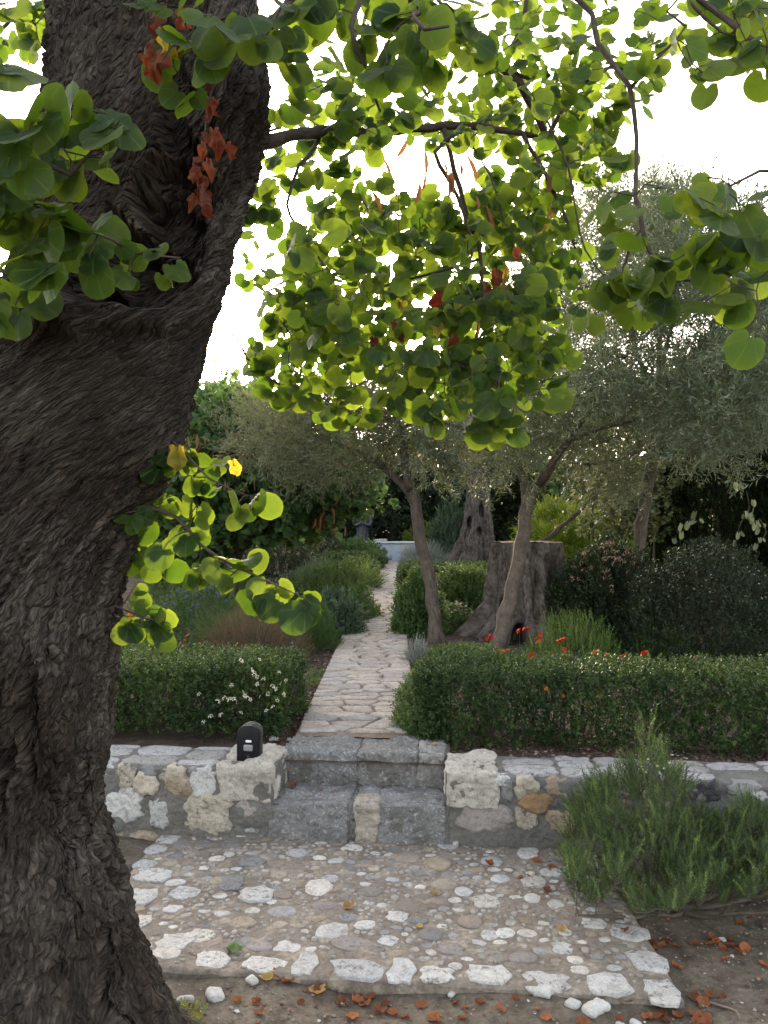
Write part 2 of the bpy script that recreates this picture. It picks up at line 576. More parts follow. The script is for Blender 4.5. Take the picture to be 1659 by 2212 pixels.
# ================================================================== materials of the place
M_STONE = stone_mat('limestone', None, 0.5, (0.10, 0.10, 0.11), 1.0, 0.8, 0.74, 0.5)
M_PITTED = stone_mat('pitted_limestone', None, 0.85, (0.09, 0.09, 0.095), 1.1, 1.0, 0.78, 0.4)
M_MORTAR = stone_mat('old_mortar', (0.215, 0.203, 0.188), 0.55, (0.09, 0.088, 0.085), 1.0, 1.0, 0.6)
M_STEP = stone_mat('step_stone', None, 0.75, (0.075, 0.07, 0.068), 1.0, 1.0, 0.55, 0.25, 0.55)

def soil_mat(name, c0, c1, c2):
    m, nt, N, K, b = newmat(name)
    pos = geo(nt).outputs['Position']
    n1 = noise(nt, pos, 3.5, 5, 0.6); n2 = noise(nt, pos, 40, 6, 0.75); n3 = noise(nt, pos, 11, 4, 0.6)
    c = mixc(nt, ramp(nt, n1, [(0.35, 0.0), (0.65, 1.0)]), c0, c1)
    c = mixc(nt, ramp(nt, n3, [(0.5, 0.0), (0.66, 1.0)]), c, c2)
    c = mixc(nt, ramp(nt, n2, [(0.35, 0.0), (0.65, 1.0)]), mixc(nt, 1.0, c, (0.55, 0.53, 0.5), 'MULTIPLY'), c)
    K.new(c, b.inputs['Base Color'])
    b.inputs['Roughness'].default_value = 0.95; b.inputs['Specular IOR Level'].default_value = 0.15
    K.new(bump(nt, n2, 0.9, 0.012), b.inputs['Normal'])
    return m

M_DIRT = soil_mat('bare_dirt', (0.125, 0.10, 0.078), (0.22, 0.185, 0.145), (0.085, 0.072, 0.06))
M_BED = soil_mat('bed_soil', (0.06, 0.042, 0.032), (0.10, 0.07, 0.055), (0.13, 0.10, 0.085))
M_SANDY = soil_mat('sandy_mortar', (0.215, 0.18, 0.152), (0.30, 0.255, 0.215), (0.41, 0.35, 0.285))
M_JOINT = soil_mat('path_joint', (0.22, 0.17, 0.135), (0.30, 0.235, 0.19), (0.18, 0.14, 0.11))

WHITE = [(0.68, 0.655, 0.63), (0.62, 0.60, 0.59), (0.68, 0.63, 0.58), (0.56, 0.555, 0.56)]
GREYS = [(0.33, 0.33, 0.345), (0.28, 0.275, 0.28), (0.40, 0.39, 0.39), (0.25, 0.24, 0.235)]
TANS = [(0.38, 0.31, 0.23), (0.32, 0.26, 0.22), (0.44, 0.38, 0.30), (0.27, 0.235, 0.21), (0.33, 0.29, 0.275)]
def pick(l): return l[random.randrange(len(l))]
def jit(c, a=0.85, b=1.1):
    v = random.uniform(a, b); return tuple(x * v for x in c)

# ------------------------------------------------------------------ ground sheets
def sheet(x0, x1, y0, y1, nx_, ny_, zf):
    X, Y = np.meshgrid(np.linspace(x0, x1, nx_ + 1), np.linspace(y0, y1, ny_ + 1))
    V = np.stack([X.ravel(), Y.ravel(), np.zeros(X.size)], 1)
    V[:, 2] = zf(V[:, 0], V[:, 1])
    idx = np.arange(X.size).reshape(ny_ + 1, nx_ + 1)
    return V, np.stack([idx[:-1, :-1], idx[:-1, 1:], idx[1:, 1:], idx[1:, :-1]], -1).reshape(-1, 4)

LOW = -0.035
def low_z(x, y):
    p = np.stack([x, y, x * 0], 1)
    return LOW + 0.018 * fbm(p * 2.0, 3, 3) + 0.005 * fbm(p * 14, 3, 4) + 0.02 * np.clip((x - 1.1) / 2, 0, 1)
mb = MB()
V, Q = sheet(-3.2, 3.6, 1.2, 4.7, 240, 140, low_z)
mb.add(V, [Q])
o = mb.build('dirt_ground', M_DIRT, kind='structure')
mb = MB()      # the same ground further out, on every side of the camera
V, Q = sheet(-400, 400, -400, 1.2, 40, 20, lambda x, y: x * 0 + LOW)
mb.add(V, [Q])
V, Q = sheet(-400, -3.2, 1.2, 4.5, 20, 4, lambda x, y: x * 0 + LOW); mb.add(V, [Q])
V, Q = sheet(3.6, 400, 1.2, 4.2, 20, 4, lambda x, y: x * 0 + LOW + 0.02); mb.add(V, [Q])
mb.build('ground', M_DIRT, kind='structure')

WA = Vector((-1.19, 4.36)); WE = Vector((1, -0.098)).normalized(); WN = Vector((0.098, 1)).normalized()
def W(s, t, z): return Vector((WA.x + WE.x * s + WN.x * t, WA.y + WE.y * s + WN.y * t, z))
def Wpx(px, py):
    r = (px - CX) / F
    s = (r * WA.y - WA.x) / (WE.x - WE.y * r)
    d = WA.y + WE.y * s
    return s, EYE - (py - HY) / F * d, d / F
S0, S1 = 0.6157, 1.506      # the opening for the steps
TOP = 0.355
YAW = math.atan2(WE.y, WE.x)

def bed_z(x, y):
    p = np.stack([x, y, x * 0], 1)
    return 0.355 + np.clip(np.minimum(y, 18.0) - 5.0, 0, None) * 0.0415 - 0.03 + 0.02 * fbm(p * 1.5, 3, 8) + 0.006 * fbm(p * 10, 3, 9)
mb = MB()
V, Q = sheet(-9, 9, 4.4, 24, 160, 200, bed_z)
# front border follows the wall's back edge
fr = np.clip((6.0 - V[:, 1]) / 1.6, 0, 1)
edge = WA.y + WN.y * 0.30 + (V[:, 0] - WA.x) * (WE.y / WE.x)
V[:, 1] = V[:, 1] * (1 - fr) + (edge + (V[:, 1] - 4.4)) * fr
V[:, 2] = bed_z(V[:, 0], V[:, 1])
mb.add(V, [Q])
mb.build('garden_soil', M_BED, kind='structure')
mb = MB()
zf = 0.355 + 13 * 0.0415 - 0.04
V, Q = sheet(-500, 500, 23.5, 900, 20, 20, lambda x, y: x * 0 + zf); mb.add(V, [Q])
V, Q = sheet(-500, -8.8, 5.3, 23.5, 20, 10, lambda x, y: bed_z(x, y) - 0.01); mb.add(V, [Q])
V, Q = sheet(8.8, 500, 3.6, 23.5, 20, 10, lambda x, y: bed_z(x, y) - 0.01); mb.add(V, [Q])
mb.build('far_terrain', M_BED, kind='structure')

# ------------------------------------------------------------------ paved area below the steps
c00, c10, c11, c01 = Vector((-1.205, 3.05)), Vector((1.035, 2.845)), Vector((1.06, 4.18)), Vector((-1.19, 4.40))
def pv(u, v):
    return c00.lerp(c10, u).lerp(c01.lerp(c11, u), v)
n1_, n2_ = 260, 160
U_, V_ = np.meshgrid(np.linspace(0, 1, n1_ + 1), np.linspace(0, 1, n2_ + 1))
A = [np.array([*c]) for c in (c00, c10, c11, c01)]
XY = ((1 - U_) * (1 - V_))[..., None] * A[0] + (U_ * (1 - V_))[..., None] * A[1] + (U_ * V_)[..., None] * A[2] + ((1 - U_) * V_)[..., None] * A[3]
XY = XY.reshape(-1, 2)
def slab_z(xy):
    p = np.c_[xy, np.zeros(len(xy))]
    return 0.009 * fbm(p * 3.0, 3, 21) + 0.0035 * fbm(p * 22, 3, 22) - 0.006
V = np.c_[XY, slab_z(XY)]
ed = np.minimum(np.minimum(U_, 1 - U_) * 2.24, V_ * 1.35).ravel()
V[:, 2] -= 0.012 * np.clip(1 - ed / 0.015, 0, 1)
idx = np.arange(len(V)).reshape(n2_ + 1, n1_ + 1)
Q = np.stack([idx[:-1, :-1], idx[:-1, 1:], idx[1:, 1:], idx[1:, :-1]], -1).reshape(-1, 4)
mb = MB(); mb.add(V, [Q])
for line in (idx[0], idx[:, 0][::-1], idx[:, -1]):
    top = V[line]; k = len(line)
    bot = top.copy(); bot[:, 2] = LOW - 0.05
    w = np.concatenate([top, bot])
    mb.add(w, [np.array([(i + k, i + k + 1, i + 1, i) for i in range(k - 1)])])
patio = mb.build('patio', M_SANDY, kind='structure')

def mini_mesh(name, ol, depth, prot, seed, rings=2, rough=0.25, mat=None, flat=False):
    m_ = MB(); stone_piece(m_, ol, depth, prot, seed, rings, rough, flat=flat)
    return m_.mesh(name, mat or M_STONE)
ROUND = [mini_mesh('pebble', outline(12, 1, 1, 0.07, 100 + k, 0.0), 0.1, 0.11, k, 2, 0.15) for k in range(9)]
ANG = [mini_mesh('cobble', outline(14, 1, 1, 0.22, 200 + k, 0.4), 0.1, 0.07, k, 2, 0.4, M_PITTED if k % 2 else M_STONE, True) for k in range(12)]
placed = []
def put_stone(x, y, w, h, rot, ang, colr, name='stone'):
    me = pick(ANG if ang else ROUND)
    z = float(slab_z(np.array([[x, y]]))[0])
    link(name, me, patio, (x, y, z), (0, 0, rot), (w, h, min(w, h) * 0.62), jit(colr))
    placed.append((x, y, max(w, h) / 2))
# large blocks along the front and side edges
def block_px(px, py, w, h, colr=None, rot=0):
    p = L(px, py); k = p.y / F
    # w, h in picture units; depth along the ground from foreshortening
    put_stone(p.x, p.y + .008, w * k * .93, h * p.y * p.y / (EYE * F) * .88, YAW + rot, True, colr or pick(WHITE))
for a in [(355, 2058, 75, 36), (455, 2073, 88, 42), (570, 2085, 105, 40), (660, 2082, 62, 58), (770, 2098, 135, 48), (868, 2098, 70, 60), (945, 2107, 85, 40), (1056, 2107, 110, 45), (1182, 2118, 118, 52), (1318, 2125, 105, 56), (1432, 2135, 85, 66), (1400, 2075, 95, 50), (1362, 2018, 90, 40), (1285, 1995, 62, 26),
          (365, 1806, 52, 28), (335, 1835, 50, 24), (312, 1868, 56, 24), (330, 1892, 90, 32), (305, 1935, 78, 40), (398, 1928, 70, 34), (300, 1985, 60, 30), (372, 1960, 48, 18)]:
    block_px(*a)
# the stones one can make out in the paving
for a in [(555, 1930, 78, 34, 1, 0), (505, 1948, 0, 0, 0, 0), (378, 2032, 85, 36, 1, 0), (430, 2015, 70, 32, 1, 0), (500, 1820, 50, 24, 1, 1), (440, 1818, 44, 16, 0, 1), (392, 1818, 46, 18, 0, 1), (610, 1800, 50, 20, 0, 0),
          (545, 1862, 58, 20, 1, 1), (500, 1907, 52, 34, 1, 1), (640, 1842, 50, 20, 0, 0), (760, 1830, 48, 18, 1, 0), (690, 1918, 64, 36, 0, 0), (712, 1896, 40, 16, 0, 0), (610, 1932, 48, 18, 1, 2), (720, 2005, 76, 36, 1, 0),
          (760, 2035, 90, 34, 1, 3), (880, 1850, 58, 24, 0, 3), (945, 1865, 62, 26, 0, 3), (862, 1812, 52, 18, 1, 0), (966, 1822, 50, 18, 0, 0), (1062, 1856, 50, 22, 0, 0), (1140, 1835, 50, 30, 1, 0), (1152, 1900, 58, 28, 1, 0),
          (1000, 1925, 44, 20, 0, 0), (1050, 1945, 60, 30, 1, 0), (930, 2015, 54, 28, 0, 1), (858, 1977, 50, 22, 1, 0), (888, 1955, 72, 24, 0, 3), (1130, 2065, 66, 24, 0, 3), (1200, 1950, 40, 22, 0, 0), (1150, 1938, 40, 20, 0, 0),
          (1250, 2090, 48, 20, 0, 0), (1240, 2068, 40, 18, 0, 0), (1015, 1985, 55, 26, 0, 2), (1058, 2012, 42, 24, 0, 0), (1092, 2010, 44, 22, 0, 0), (1215, 2045, 46, 26, 1, 0), (960, 1910, 60, 24, 0, 3), (1190, 1880, 50, 20, 0, 0),
          (700, 1955, 56, 18, 0, 3), (520, 1985, 70, 24, 0, 3), (455, 2045, 90, 34, 1, 3), (610, 1965, 70, 22, 0, 1), (800, 1925, 56, 20, 0, 2), (620, 2040, 60, 30, 1, 0), (560, 2040, 60, 22, 0, 2), (975, 2045, 60, 24, 1, 2)]:
    px, py, w, h, ang, cc = a
    if w == 0: continue
    p = L(px, py)
    put_stone(p.x, p.y, w * p.y / F, h * p.y ** 2 / (EYE * F), YAW + random.uniform(-.2, .2), ang, pick([WHITE, GREYS, TANS, TANS][cc]))
tries = 0
while len(placed) < 292 and tries < 12000:
    tries += 1
    u, v = random.uniform(0.02, 0.98), random.uniform(0.07, 0.985)
    p = pv(u, v)
    w = random.choice([0.045, 0.055, 0.065, 0.075, 0.09]) * random.uniform(0.85, 1.15)
    h = w * random.uniform(0.6, 0.95)
    if all((p.x - q[0]) ** 2 + (p.y - q[1]) ** 2 > (w / 2 * 0.92 + q[2] * 0.92 + 0.004) ** 2 for q in placed):
        c = random.random()
        put_stone(p.x, p.y, w, h, random.uniform(-0.5, 0.5), random.random() < 0.5, pick(WHITE) if c < .36 else pick(GREYS) if c < .58 else pick(TANS))

peb = MB(); small = []
tries = 0
while len(small) < 520 and tries < 20000:      # the small pebbles between them
    tries += 1
    p = pv(random.uniform(.01, .99), random.uniform(.03, .99)); w = random.choice([.02, .025, .03, .036, .045, .055])
    if all((p.x - q[0]) ** 2 + (p.y - q[1]) ** 2 > (w / 2 + q[2] + 0.002) ** 2 for q in placed) and all((p.x - q[0]) ** 2 + (p.y - q[1]) ** 2 > (w / 2 + q[2]) ** 2 for q in small):
        small.append((p.x, p.y, w / 2))
        m_ = MB(); stone_piece(m_, outline(9, w, w * random.uniform(.55, .95), .14, len(small)), .004, .005, len(small), 1, .3)
        z = float(slab_z(np.array([[p.x, p.y]]))[0]); a = random.uniform(0, PI)
        Rz = np.array([[math.cos(a), -math.sin(a), 0], [math.sin(a), math.cos(a), 0], [0, 0, 1]])
        peb.add(m_.V[0] @ Rz.T + [p.x, p.y, z], m_.F)
o = peb.build('pebbles', stone_mat('small_pebble', (0.47, 0.43, 0.395), .5, (.12, .11, .10), 1.0, .6, .5, .5, .35), patio, kind='stuff')

# ------------------------------------------------------------------ retaining walls either side of the steps
def mortar_body(s0, s1, thick=0.38, seed=0):
    """one strip swept along the wall: front face up, over the top, down the back"""
    zb = -0.12
    prof = [(0.0, zb + (TOP - zb - 0.02) * i / 28) for i in range(29)] + [(0.006, TOP - 0.008), (0.02, TOP)] + [(0.02 + (thick - 0.04) * i / 22, TOP) for i in range(1, 23)] + [(thick, TOP - 0.02), (thick, 0.0)]
    n = int((s1 - s0) / 0.016) + 1
    S = np.linspace(s0, s1, n)
    pts = []
    for s in S:
        for t, z in prof:
            pts.append((s, t, z))
    pts = np.array(pts)
    P3 = pts * 1.0
    amp = 0.011 * fbm(P3 * 7, 3, 31 + seed) + 0.006 * fbm(P3 * 30, 3, 32 + seed)
    front = (pts[:, 1] < 0.01)
    top = pts[:, 2] > TOP - 0.01
    pts[front, 1] += amp[front] - 0.0
    pts[top, 2] += amp[top] * 0.7
    V = np.array([tuple(W(s, t, z)) for s, t, z in pts])
    k = len(prof)
    idx = np.arange(n * k).reshape(n, k)
    Q = np.stack([idx[:-1, :-1], idx[1:, :-1], idx[1:, 1:], idx[:-1, 1:]], -1).reshape(-1, 4)
    mb = MB(); mb.add(V, [Q])
    mb.add(V[idx[0]], [np.arange(k)[None, :]]); mb.add(V[idx[-1]], [np.arange(k)[::-1][None, :]])
    return mb

C_CREAM, C_WHITE, C_TAN, C_GREY, C_DARK, C_OR, C_PINK = (0.56, 0.50, 0.41), (0.60, 0.59, 0.58), (0.42, 0.33, 0.24), (0.30, 0.30, 0.31), (0.055, 0.055, 0.065), (0.36, 0.22, 0.11), (0.43, 0.38, 0.36)
left_stones = [(178, 975, 120, 125, C_CREAM), (460, 955, 160, 110, C_CREAM), (630, 990, 150, 165, C_WHITE), (860, 1020, 300, 190, C_CREAM), (295, 1075, 140, 130, C_CREAM), (490, 1085, 180, 110, C_TAN), (170, 1210, 210, 165, C_WHITE),
               (375, 1240, 110, 165, C_WHITE), (640, 1235, 290, 235, C_CREAM), (870, 1215, 140, 88, C_PINK), (750, 1145, 95, 45, C_TAN), (388, 1030, 34, 50, C_PINK), (310, 935, 100, 60, C_GREY), (290, 1400, 180, 100, C_TAN), (900, 1343, 75, 24, C_WHITE),
               (1075, 1343, 70, 24, C_PINK), (560, 930, 60, 40, C_GREY), (75, 935, 80, 55, C_WHITE), (180, 1120, 90, 45, C_WHITE), (120, 1400, 120, 90, C_TAN)]
right_stones = [(365, 775, 225, 190, C_CREAM), (615, 768, 100, 100, C_CREAM), (752, 785, 112, 75, C_TAN), (842, 842, 140, 84, C_PINK), (655, 886, 145, 92, C_OR), (438, 958, 236, 125, C_PINK), (613, 962, 86, 95, C_CREAM), (790, 972, 165, 105, C_TAN),
                (1380, 797, 140, 84, C_DARK), (1555, 822, 130, 62, C_GREY), (1440, 952, 150, 130, (0.12, 0.125, 0.15)), (1318, 905, 92, 92, C_OR), (930, 792, 90, 60, C_GREY), (530, 840, 50, 80, C_GREY), (1625, 862, 66, 44, C_WHITE),
                (1610, 985, 110, 120, (0.16, 0.17, 0.2)), (1000, 880, 120, 90, C_TAN), (1120, 800, 110, 80, C_CREAM), (1180, 930, 120, 120, C_TAN), (1040, 990, 100, 80, C_GREY), (500, 750, 90, 40, C_WHITE)]
def wall_thing(label, s0, s1, stones, conv, extra, seed, out):
    root = thing('stone_wall', label, 'wall')
    mortar_body(s0, s1, seed=seed).build('mortar', M_MORTAR, root)
    rw = np.random.default_rng(seed)
    # the squared block that ends the wall at the steps, right through from face to back
    cs = (s1 - .15, .30, -.5) if s1 < 1 else (s0 + .135, .27, .5)
    mb = MB(); rough_block(mb, cs[1], .385, .195, seed, .0095, .021, .02)
    link('corner_block', mb.mesh('corner_block', M_STONE), root, W(cs[0], .385 / 2 - .022, TOP - .175), (0, 0, YAW), None, (0.55, 0.505, 0.45))
    def piece(s, z, w, h, colr, corner=0):
        m_ = MB()
        big = w * h > 0.012
        n = 26 if big else 18
        stone_piece(m_, outline(n, w * 1.17, h * 1.17, 0.18, int(rw.integers(1e6)), 0.8 if corner else 0.35), 0.05, 0.010 + 0.009 * big, int(rw.integers(1e4)), 5 if big else 3, 0.45, flat=bool(corner))
        me = m_.mesh('wall_stone', M_STONE if rw.random() < 0.75 else M_PITTED)
        p = W(s, 0.004, z)
        link('stone', me, root, p, (PI / 2, 0, YAW), None, jit(colr))
    for (cx_, cy_, w, h, c) in stones:
        px, py, sw = conv(cx_, cy_)
        s, z, k = Wpx(px, py)
        corner = (cx_, cy_) in ((860, 1020), (365, 775))
        if corner: continue
        piece(s, min(z, TOP - h * sw * k / 2 - 0.002), w * sw * k, h * sw * k, c, corner)
    for i in range(extra):
        s = rw.uniform(*out); z = rw.uniform(0.0, 0.3)
        piece(s, z, rw.uniform(.05, .14), rw.uniform(.05, .1), pick([C_CREAM, C_WHITE, C_TAN, C_GREY]))
    # flat stones bedded in the top
    s = s0 + (0.01 if s1 < 1 else .29)
    send = s1 - (.32 if s1 < 1 else .03)
    while s < send:
        w = rw.uniform(0.13, 0.33)
        w = min(w, send - s + .02)
        t = 0.012
        while t < 0.36:
            d = rw.uniform(0.10, 0.22); d = min(d, 0.375 - t)
            if d > 0.05 and w > 0.05 and rw.random() < 0.86:
                m_ = MB()
                stone_piece(m_, outline(16, w - 0.012, d - 0.01, 0.06, int(rw.integers(1e6)), 0.8), 0.03, 0.009, int(rw.integers(1e4)), 3, 0.6, flat=True)
                cl = (0.47, 0.46, 0.465) if rw.random() < 0.6 else (0.38, 0.37, 0.365)
                link('cap_stone', m_.mesh('cap_stone', M_PITTED), root, W(s + w / 2, t + d / 2, TOP), (0, 0, YAW), None, cl)
            t += d
        s += w
    settle(root, W((s0 + s1) / 2, 0.19, LOW))
    return root
wall_thing('low rubble stone wall left of the steps, carrying the black lamp', -3.6, S0 - 0.004, left_stones, lambda x, y: (203.3 + x * .3775, 1287.6 + y * .3775, .3775), 22, 5, (-3.4, -0.3))
wall_thing('low rubble stone wall right of the steps, behind the rosemary bush', S1 + 0.004, 6.0, right_stones, lambda x, y: (829.5 + x * .5, 1287.6 + y * .5, .5), 30, 6, (3.0, 5.8))

# ------------------------------------------------------------------ steps
steps = thing('stone_steps', 'two grey stone steps between the rubble walls, leading up to the path', 'steps')
def step_block(s0, s1, t0, t1, z0, z1, colr, seed, proud=0):
    mb = MB()
    rough_block(mb, s1 - s0 + 0.002, t1 - t0, z1 - z0 + proud, seed, 0.0115, 0.016, 0.012)
    link('step_block', mb.mesh('step_block', M_STEP), steps, W((s0 + s1) / 2, (t0 + t1) / 2, z0), (0, 0, YAW), None, colr)
ZS1, ZS2 = 0.188, 0.362
def sx(px, d):
    return Wpx(px, 1500)[0]
def st(px, t):
    r = (px - CX) / F
    return (r * (WA.y + WN.y * t) - (WA.x + WN.x * t)) / (WE.x - WE.y * r)
step_block(S0 - 0.03, st(752, 0), -0.012, 0.36, -0.08, ZS1, (0.27, 0.268, 0.275), 1)
mb = MB(); rough_block(mb, S1 - S0 + .06, .34, .245, 77, .03, .004, .01); link('mortar', mb.mesh('mortar', M_MORTAR), steps, W((S0 + S1) / 2, .170, -.07), (0, 0, YAW))
mb = MB(); rough_block(mb, S1 - S0 + .03, .33, .27, 78, .03, .004, .01); link('mortar', mb.mesh('mortar', M_MORTAR), steps, W((S0 + S1) / 2, .507, .08), (0, 0, YAW))
step_block(st(752, 0), st(765, 0), -0.004, 0.355, -0.08, ZS1 - 0.006, (0.17, 0.165, 0.16), 2)
step_block(st(765, 0), st(816, 0), -0.016, 0.15, -0.03, ZS1, (0.50, 0.44, 0.37), 3, 0.003)
step_block(st(765, 0), st(816, 0), 0.152, 0.36, -0.03, ZS1 - 0.002, (0.28, 0.275, 0.28), 13)
step_block(st(816, 0), S1 + 0.008, -0.012, 0.36, -0.08, ZS1, (0.26, 0.255, 0.26), 4)
step_block(S0 - 0.02, st(770, .33), 0.335, 0.70, 0.10, ZS2, (0.26, 0.258, 0.262), 5)
step_block(st(770, .33), st(902, .33), 0.33, 0.69, 0.10, ZS2 + 0.002, (0.25, 0.24, 0.235), 6)
step_block(st(902, .33), S1 - 0.01, 0.325, 0.68, 0.10, ZS2 + 0.004, (0.38, 0.365, 0.35), 7)
settle(steps, W((S0 + S1) / 2, 0.3, LOW))

# ------------------------------------------------------------------ flagstone path
def pcx(y): return -0.165 + 0.245 * (y - 5) / 13
def phw(y): return 0.375 - 0.115 * min(1, (y - 5) / 13)
mb = MB()
ys = np.linspace(4.94, 18.0, 160)
row = []
for y in ys:
    for u in np.linspace(-1, 1, 9):
        yy = y + (-0.098 * (pcx(y) + u * phw(y) + 0.16)) * max(0, 1 - (y - 5))
        row.append((pcx(y) + u * (phw(y) - 0.005), yy, gz(y) + 0.006))
row = np.array(row); row[:, 2] += 0.004 * fbm(row * 9, 3, 51)
idx = np.arange(len(row)).reshape(160, 9)
mb.add(row, [np.stack([idx[:-1, :-1], idx[:-1, 1:], idx[1:, 1:], idx[1:, :-1]], -1).reshape(-1, 4)])
path = mb.build('path', M_JOINT, kind='structure')
# seeds: rows of stones in an uneven brick-like net, cells from a Voronoi diagram
seeds = []
r_ = random.Random(5)
y = 5.02; rown = 0
while y < 17.95:
    dep = r_.uniform(0.095, 0.14) * (1 + 0.055 * (y - 5))
    nacross = 3 if y < 13 else 2
    if r_.random() < 0.25: nacross += r_.choice([-1, 1])
    nacross = max(2, nacross)
    off = r_.uniform(-0.3, 0.3)
    for k in range(nacross):
        u = -1 + 2 * (k + 0.5 + off * 0.8) / nacross + r_.uniform(-0.12, 0.12)
        seeds.append((u * phw(y), y + dep / 2 + r_.uniform(-0.4, 0.4) * dep, y))
    y += dep
S = np.array([(a, b) for a, b, _ in seeds])
def clip(poly, nx_, ny_, c):
    out = []
    for i in range(len(poly)):
        a, b = poly[i], poly[(i + 1) % len(poly)]
        da, db = a[0] * nx_ + a[1] * ny_ - c, b[0] * nx_ + b[1] * ny_ - c
        if da <= 0: out.append(a)
        if (da < 0 < db) or (db < 0 < da):
            t = da / (da - db); out.append((a[0] + (b[0] - a[0]) * t, a[1] + (b[1] - a[1]) * t))
    return out
AN = 1.9   # stones lie broad side across the path
flag_i = 0
far_mb = MB()
for i, (a, b, y0) in enumerate(seeds):
    hw = phw(b)
    poly = [(-hw, b - .5), (hw, b - .5), (hw, b + .5), (-hw, b + .5)]
    dd = ((S[:, 0] - a)) ** 2 + ((S[:, 1] - b) * AN) ** 2
    for j in np.argsort(dd)[1:16]:
        c, d = S[j]
        nx_, ny_ = (c - a), (d - b) * AN * AN
        cc = (c * c - a * a + (d * d - b * b) * AN * AN) / 2
        poly = clip(poly, nx_, ny_, cc)
        if len(poly) < 3: break
    poly = clip(poly, 0, -1, -5.03) if len(poly) > 2 else poly
    poly = clip(poly, 0, 1, 17.97) if len(poly) > 2 else poly
    if len(poly) < 3: continue
    pts = []
    for k in range(len(poly)):
        p, q = Vector(poly[k]), Vector(poly[(k + 1) % len(poly)])
        n = max(1, int((q - p).length / 0.07) + 1)
        for m_ in range(n):
            v = p.lerp(q, (m_ + (0.15 if m_ == 0 else 0)) / n)
            pts.append((v.x, v.y))
    pts = np.array(pts); c = pts.mean(0)
    ext = np.ptp(pts, axis=0)
    if min(ext) < 0.03: continue
    # joint of about 1 cm
    k_ = 1 - np.clip(0.011 / (ext / 2), 0, 0.35)
    pts = c + (pts - c) * k_
    pts += np.random.default_rng(i).uniform(-0.004, 0.004, pts.shape)
    yy = c[1]
    X = pcx(yy) + c[0]
    ys_ = yy + (-0.098 * (X + 0.16)) * max(0, 1 - (yy - 5))
    v = random.uniform(0.82, 1.08)
    base = (0.58 * v, 0.50 * v, 0.44 * v) if random.random() < .8 else (0.50 * v, 0.46 * v, 0.44 * v)
    m2 = MB()
    stone_piece(m2, pts - c, 0.02, 0.013, i, 2, 0.42, flat=True)
    loc = (X, ys_, gz(yy) + 0.006)
    if flag_i < 298:
        link('flagstone', m2.mesh('flagstone', M_STONE), path, loc, (math.radians(2.4) if yy > 5 else 0, 0, 0), None, base)
        flag_i += 1
    else:
        Vx = m2.V[0] + np.array(loc, np.float32); far_mb.add(Vx, m2.F)
if far_mb.n:
    o = far_mb.build('paving', M_STONE, path, kind='stuff'); o.color = (0.5, 0.45, 0.41, 1)
print('path stones', flag_i, 'patio', len(placed))
# ================================================================== the old judas tree in front
M_BARK, _nt, _N, _K, _b = newmat('furrowed_bark')
_luv = attr(_nt, 'luv', 'Vector'); _t = attr(_nt, 'tint', 'Fac')
_mp = _N.new('ShaderNodeMapping'); _mp.inputs['Scale'].default_value = (120, 48, 1); _K.new(_luv, _mp.inputs[0])
_n1 = noise(_nt, _mp.outputs[0], 1.0, 6, 0.7, 0.8)
_n2 = noise(_nt, geo(_nt).outputs['Position'], 3.2, 4, 0.6)
_n3 = noise(_nt, geo(_nt).outputs['Position'], 22, 4, 0.7)
_c = mixc(_nt, ramp(_nt, _n1, [(0.35, 0.0), (0.62, 1.0)]), (0.006, 0.0045, 0.0035), (0.052, 0.043, 0.036))
_mv = _N.new('ShaderNodeMapping'); _mv.inputs['Scale'].default_value = (74, 24, 1)
_wz = _N.new('ShaderNodeTexNoise'); _wz.inputs['Scale'].default_value = 16; _K.new(_luv, _wz.inputs['Vector'])
_wm = mixc(_nt, 0.05, _luv, _wz.outputs['Color'], 'ADD'); _K.new(_wm, _mv.inputs[0])
_ve = voronoi(_nt, _mv.outputs[0], 1.0, 'DISTANCE_TO_EDGE'); _vc = voronoi(_nt, _mv.outputs[0], 1.0, 'F1', 'Color')
_sv = _N.new('ShaderNodeSeparateColor'); _K.new(_vc, _sv.inputs[0])
_c = mixc(_nt, _t, _c, mixc(_nt, 0.5, _c, (0.14, 0.125, 0.115)))
_c = mixc(_nt, ramp(_nt, _sv.outputs[0], [(0.0, 0.0), (1.0, 0.85)]), _c, mixc(_nt, 1.0, _c, (1.75, 1.68, 1.6), 'MULTIPLY'))
_c = mixc(_nt, ramp(_nt, _n2, [(0.40, 0.0), (0.60, 1.0)]), mixc(_nt, 1.0, _c, (0.60, 0.50, 0.43), 'MULTIPLY'), mixc(_nt, 1.0, _c, (1.25, 1.22, 1.2), 'MULTIPLY'))
_c = mixc(_nt, ramp(_nt, _n3, [(0.72, 0.0), (0.78, 0.7)]), _c, (0.085, 0.095, 0.05))
_K.new(_c, _b.inputs['Base Color']); _b.inputs['Roughness'].default_value = 0.85; _b.inputs['Specular IOR Level'].default_value = 0.25
_hh = math_(_nt, 'ADD', math_(_nt, 'MULTIPLY', ramp(_nt, _ve, [(0.0, 0.0), (0.22, 1.0)]), 0.9), math_(_nt, 'ADD', math_(_nt, 'MULTIPLY', _sv.outputs[1], 0.5), math_(_nt, 'MULTIPLY', _n1, 0.6)))
_K.new(bump(_nt, _hh, 1.0, 0.024), _b.inputs['Normal'])

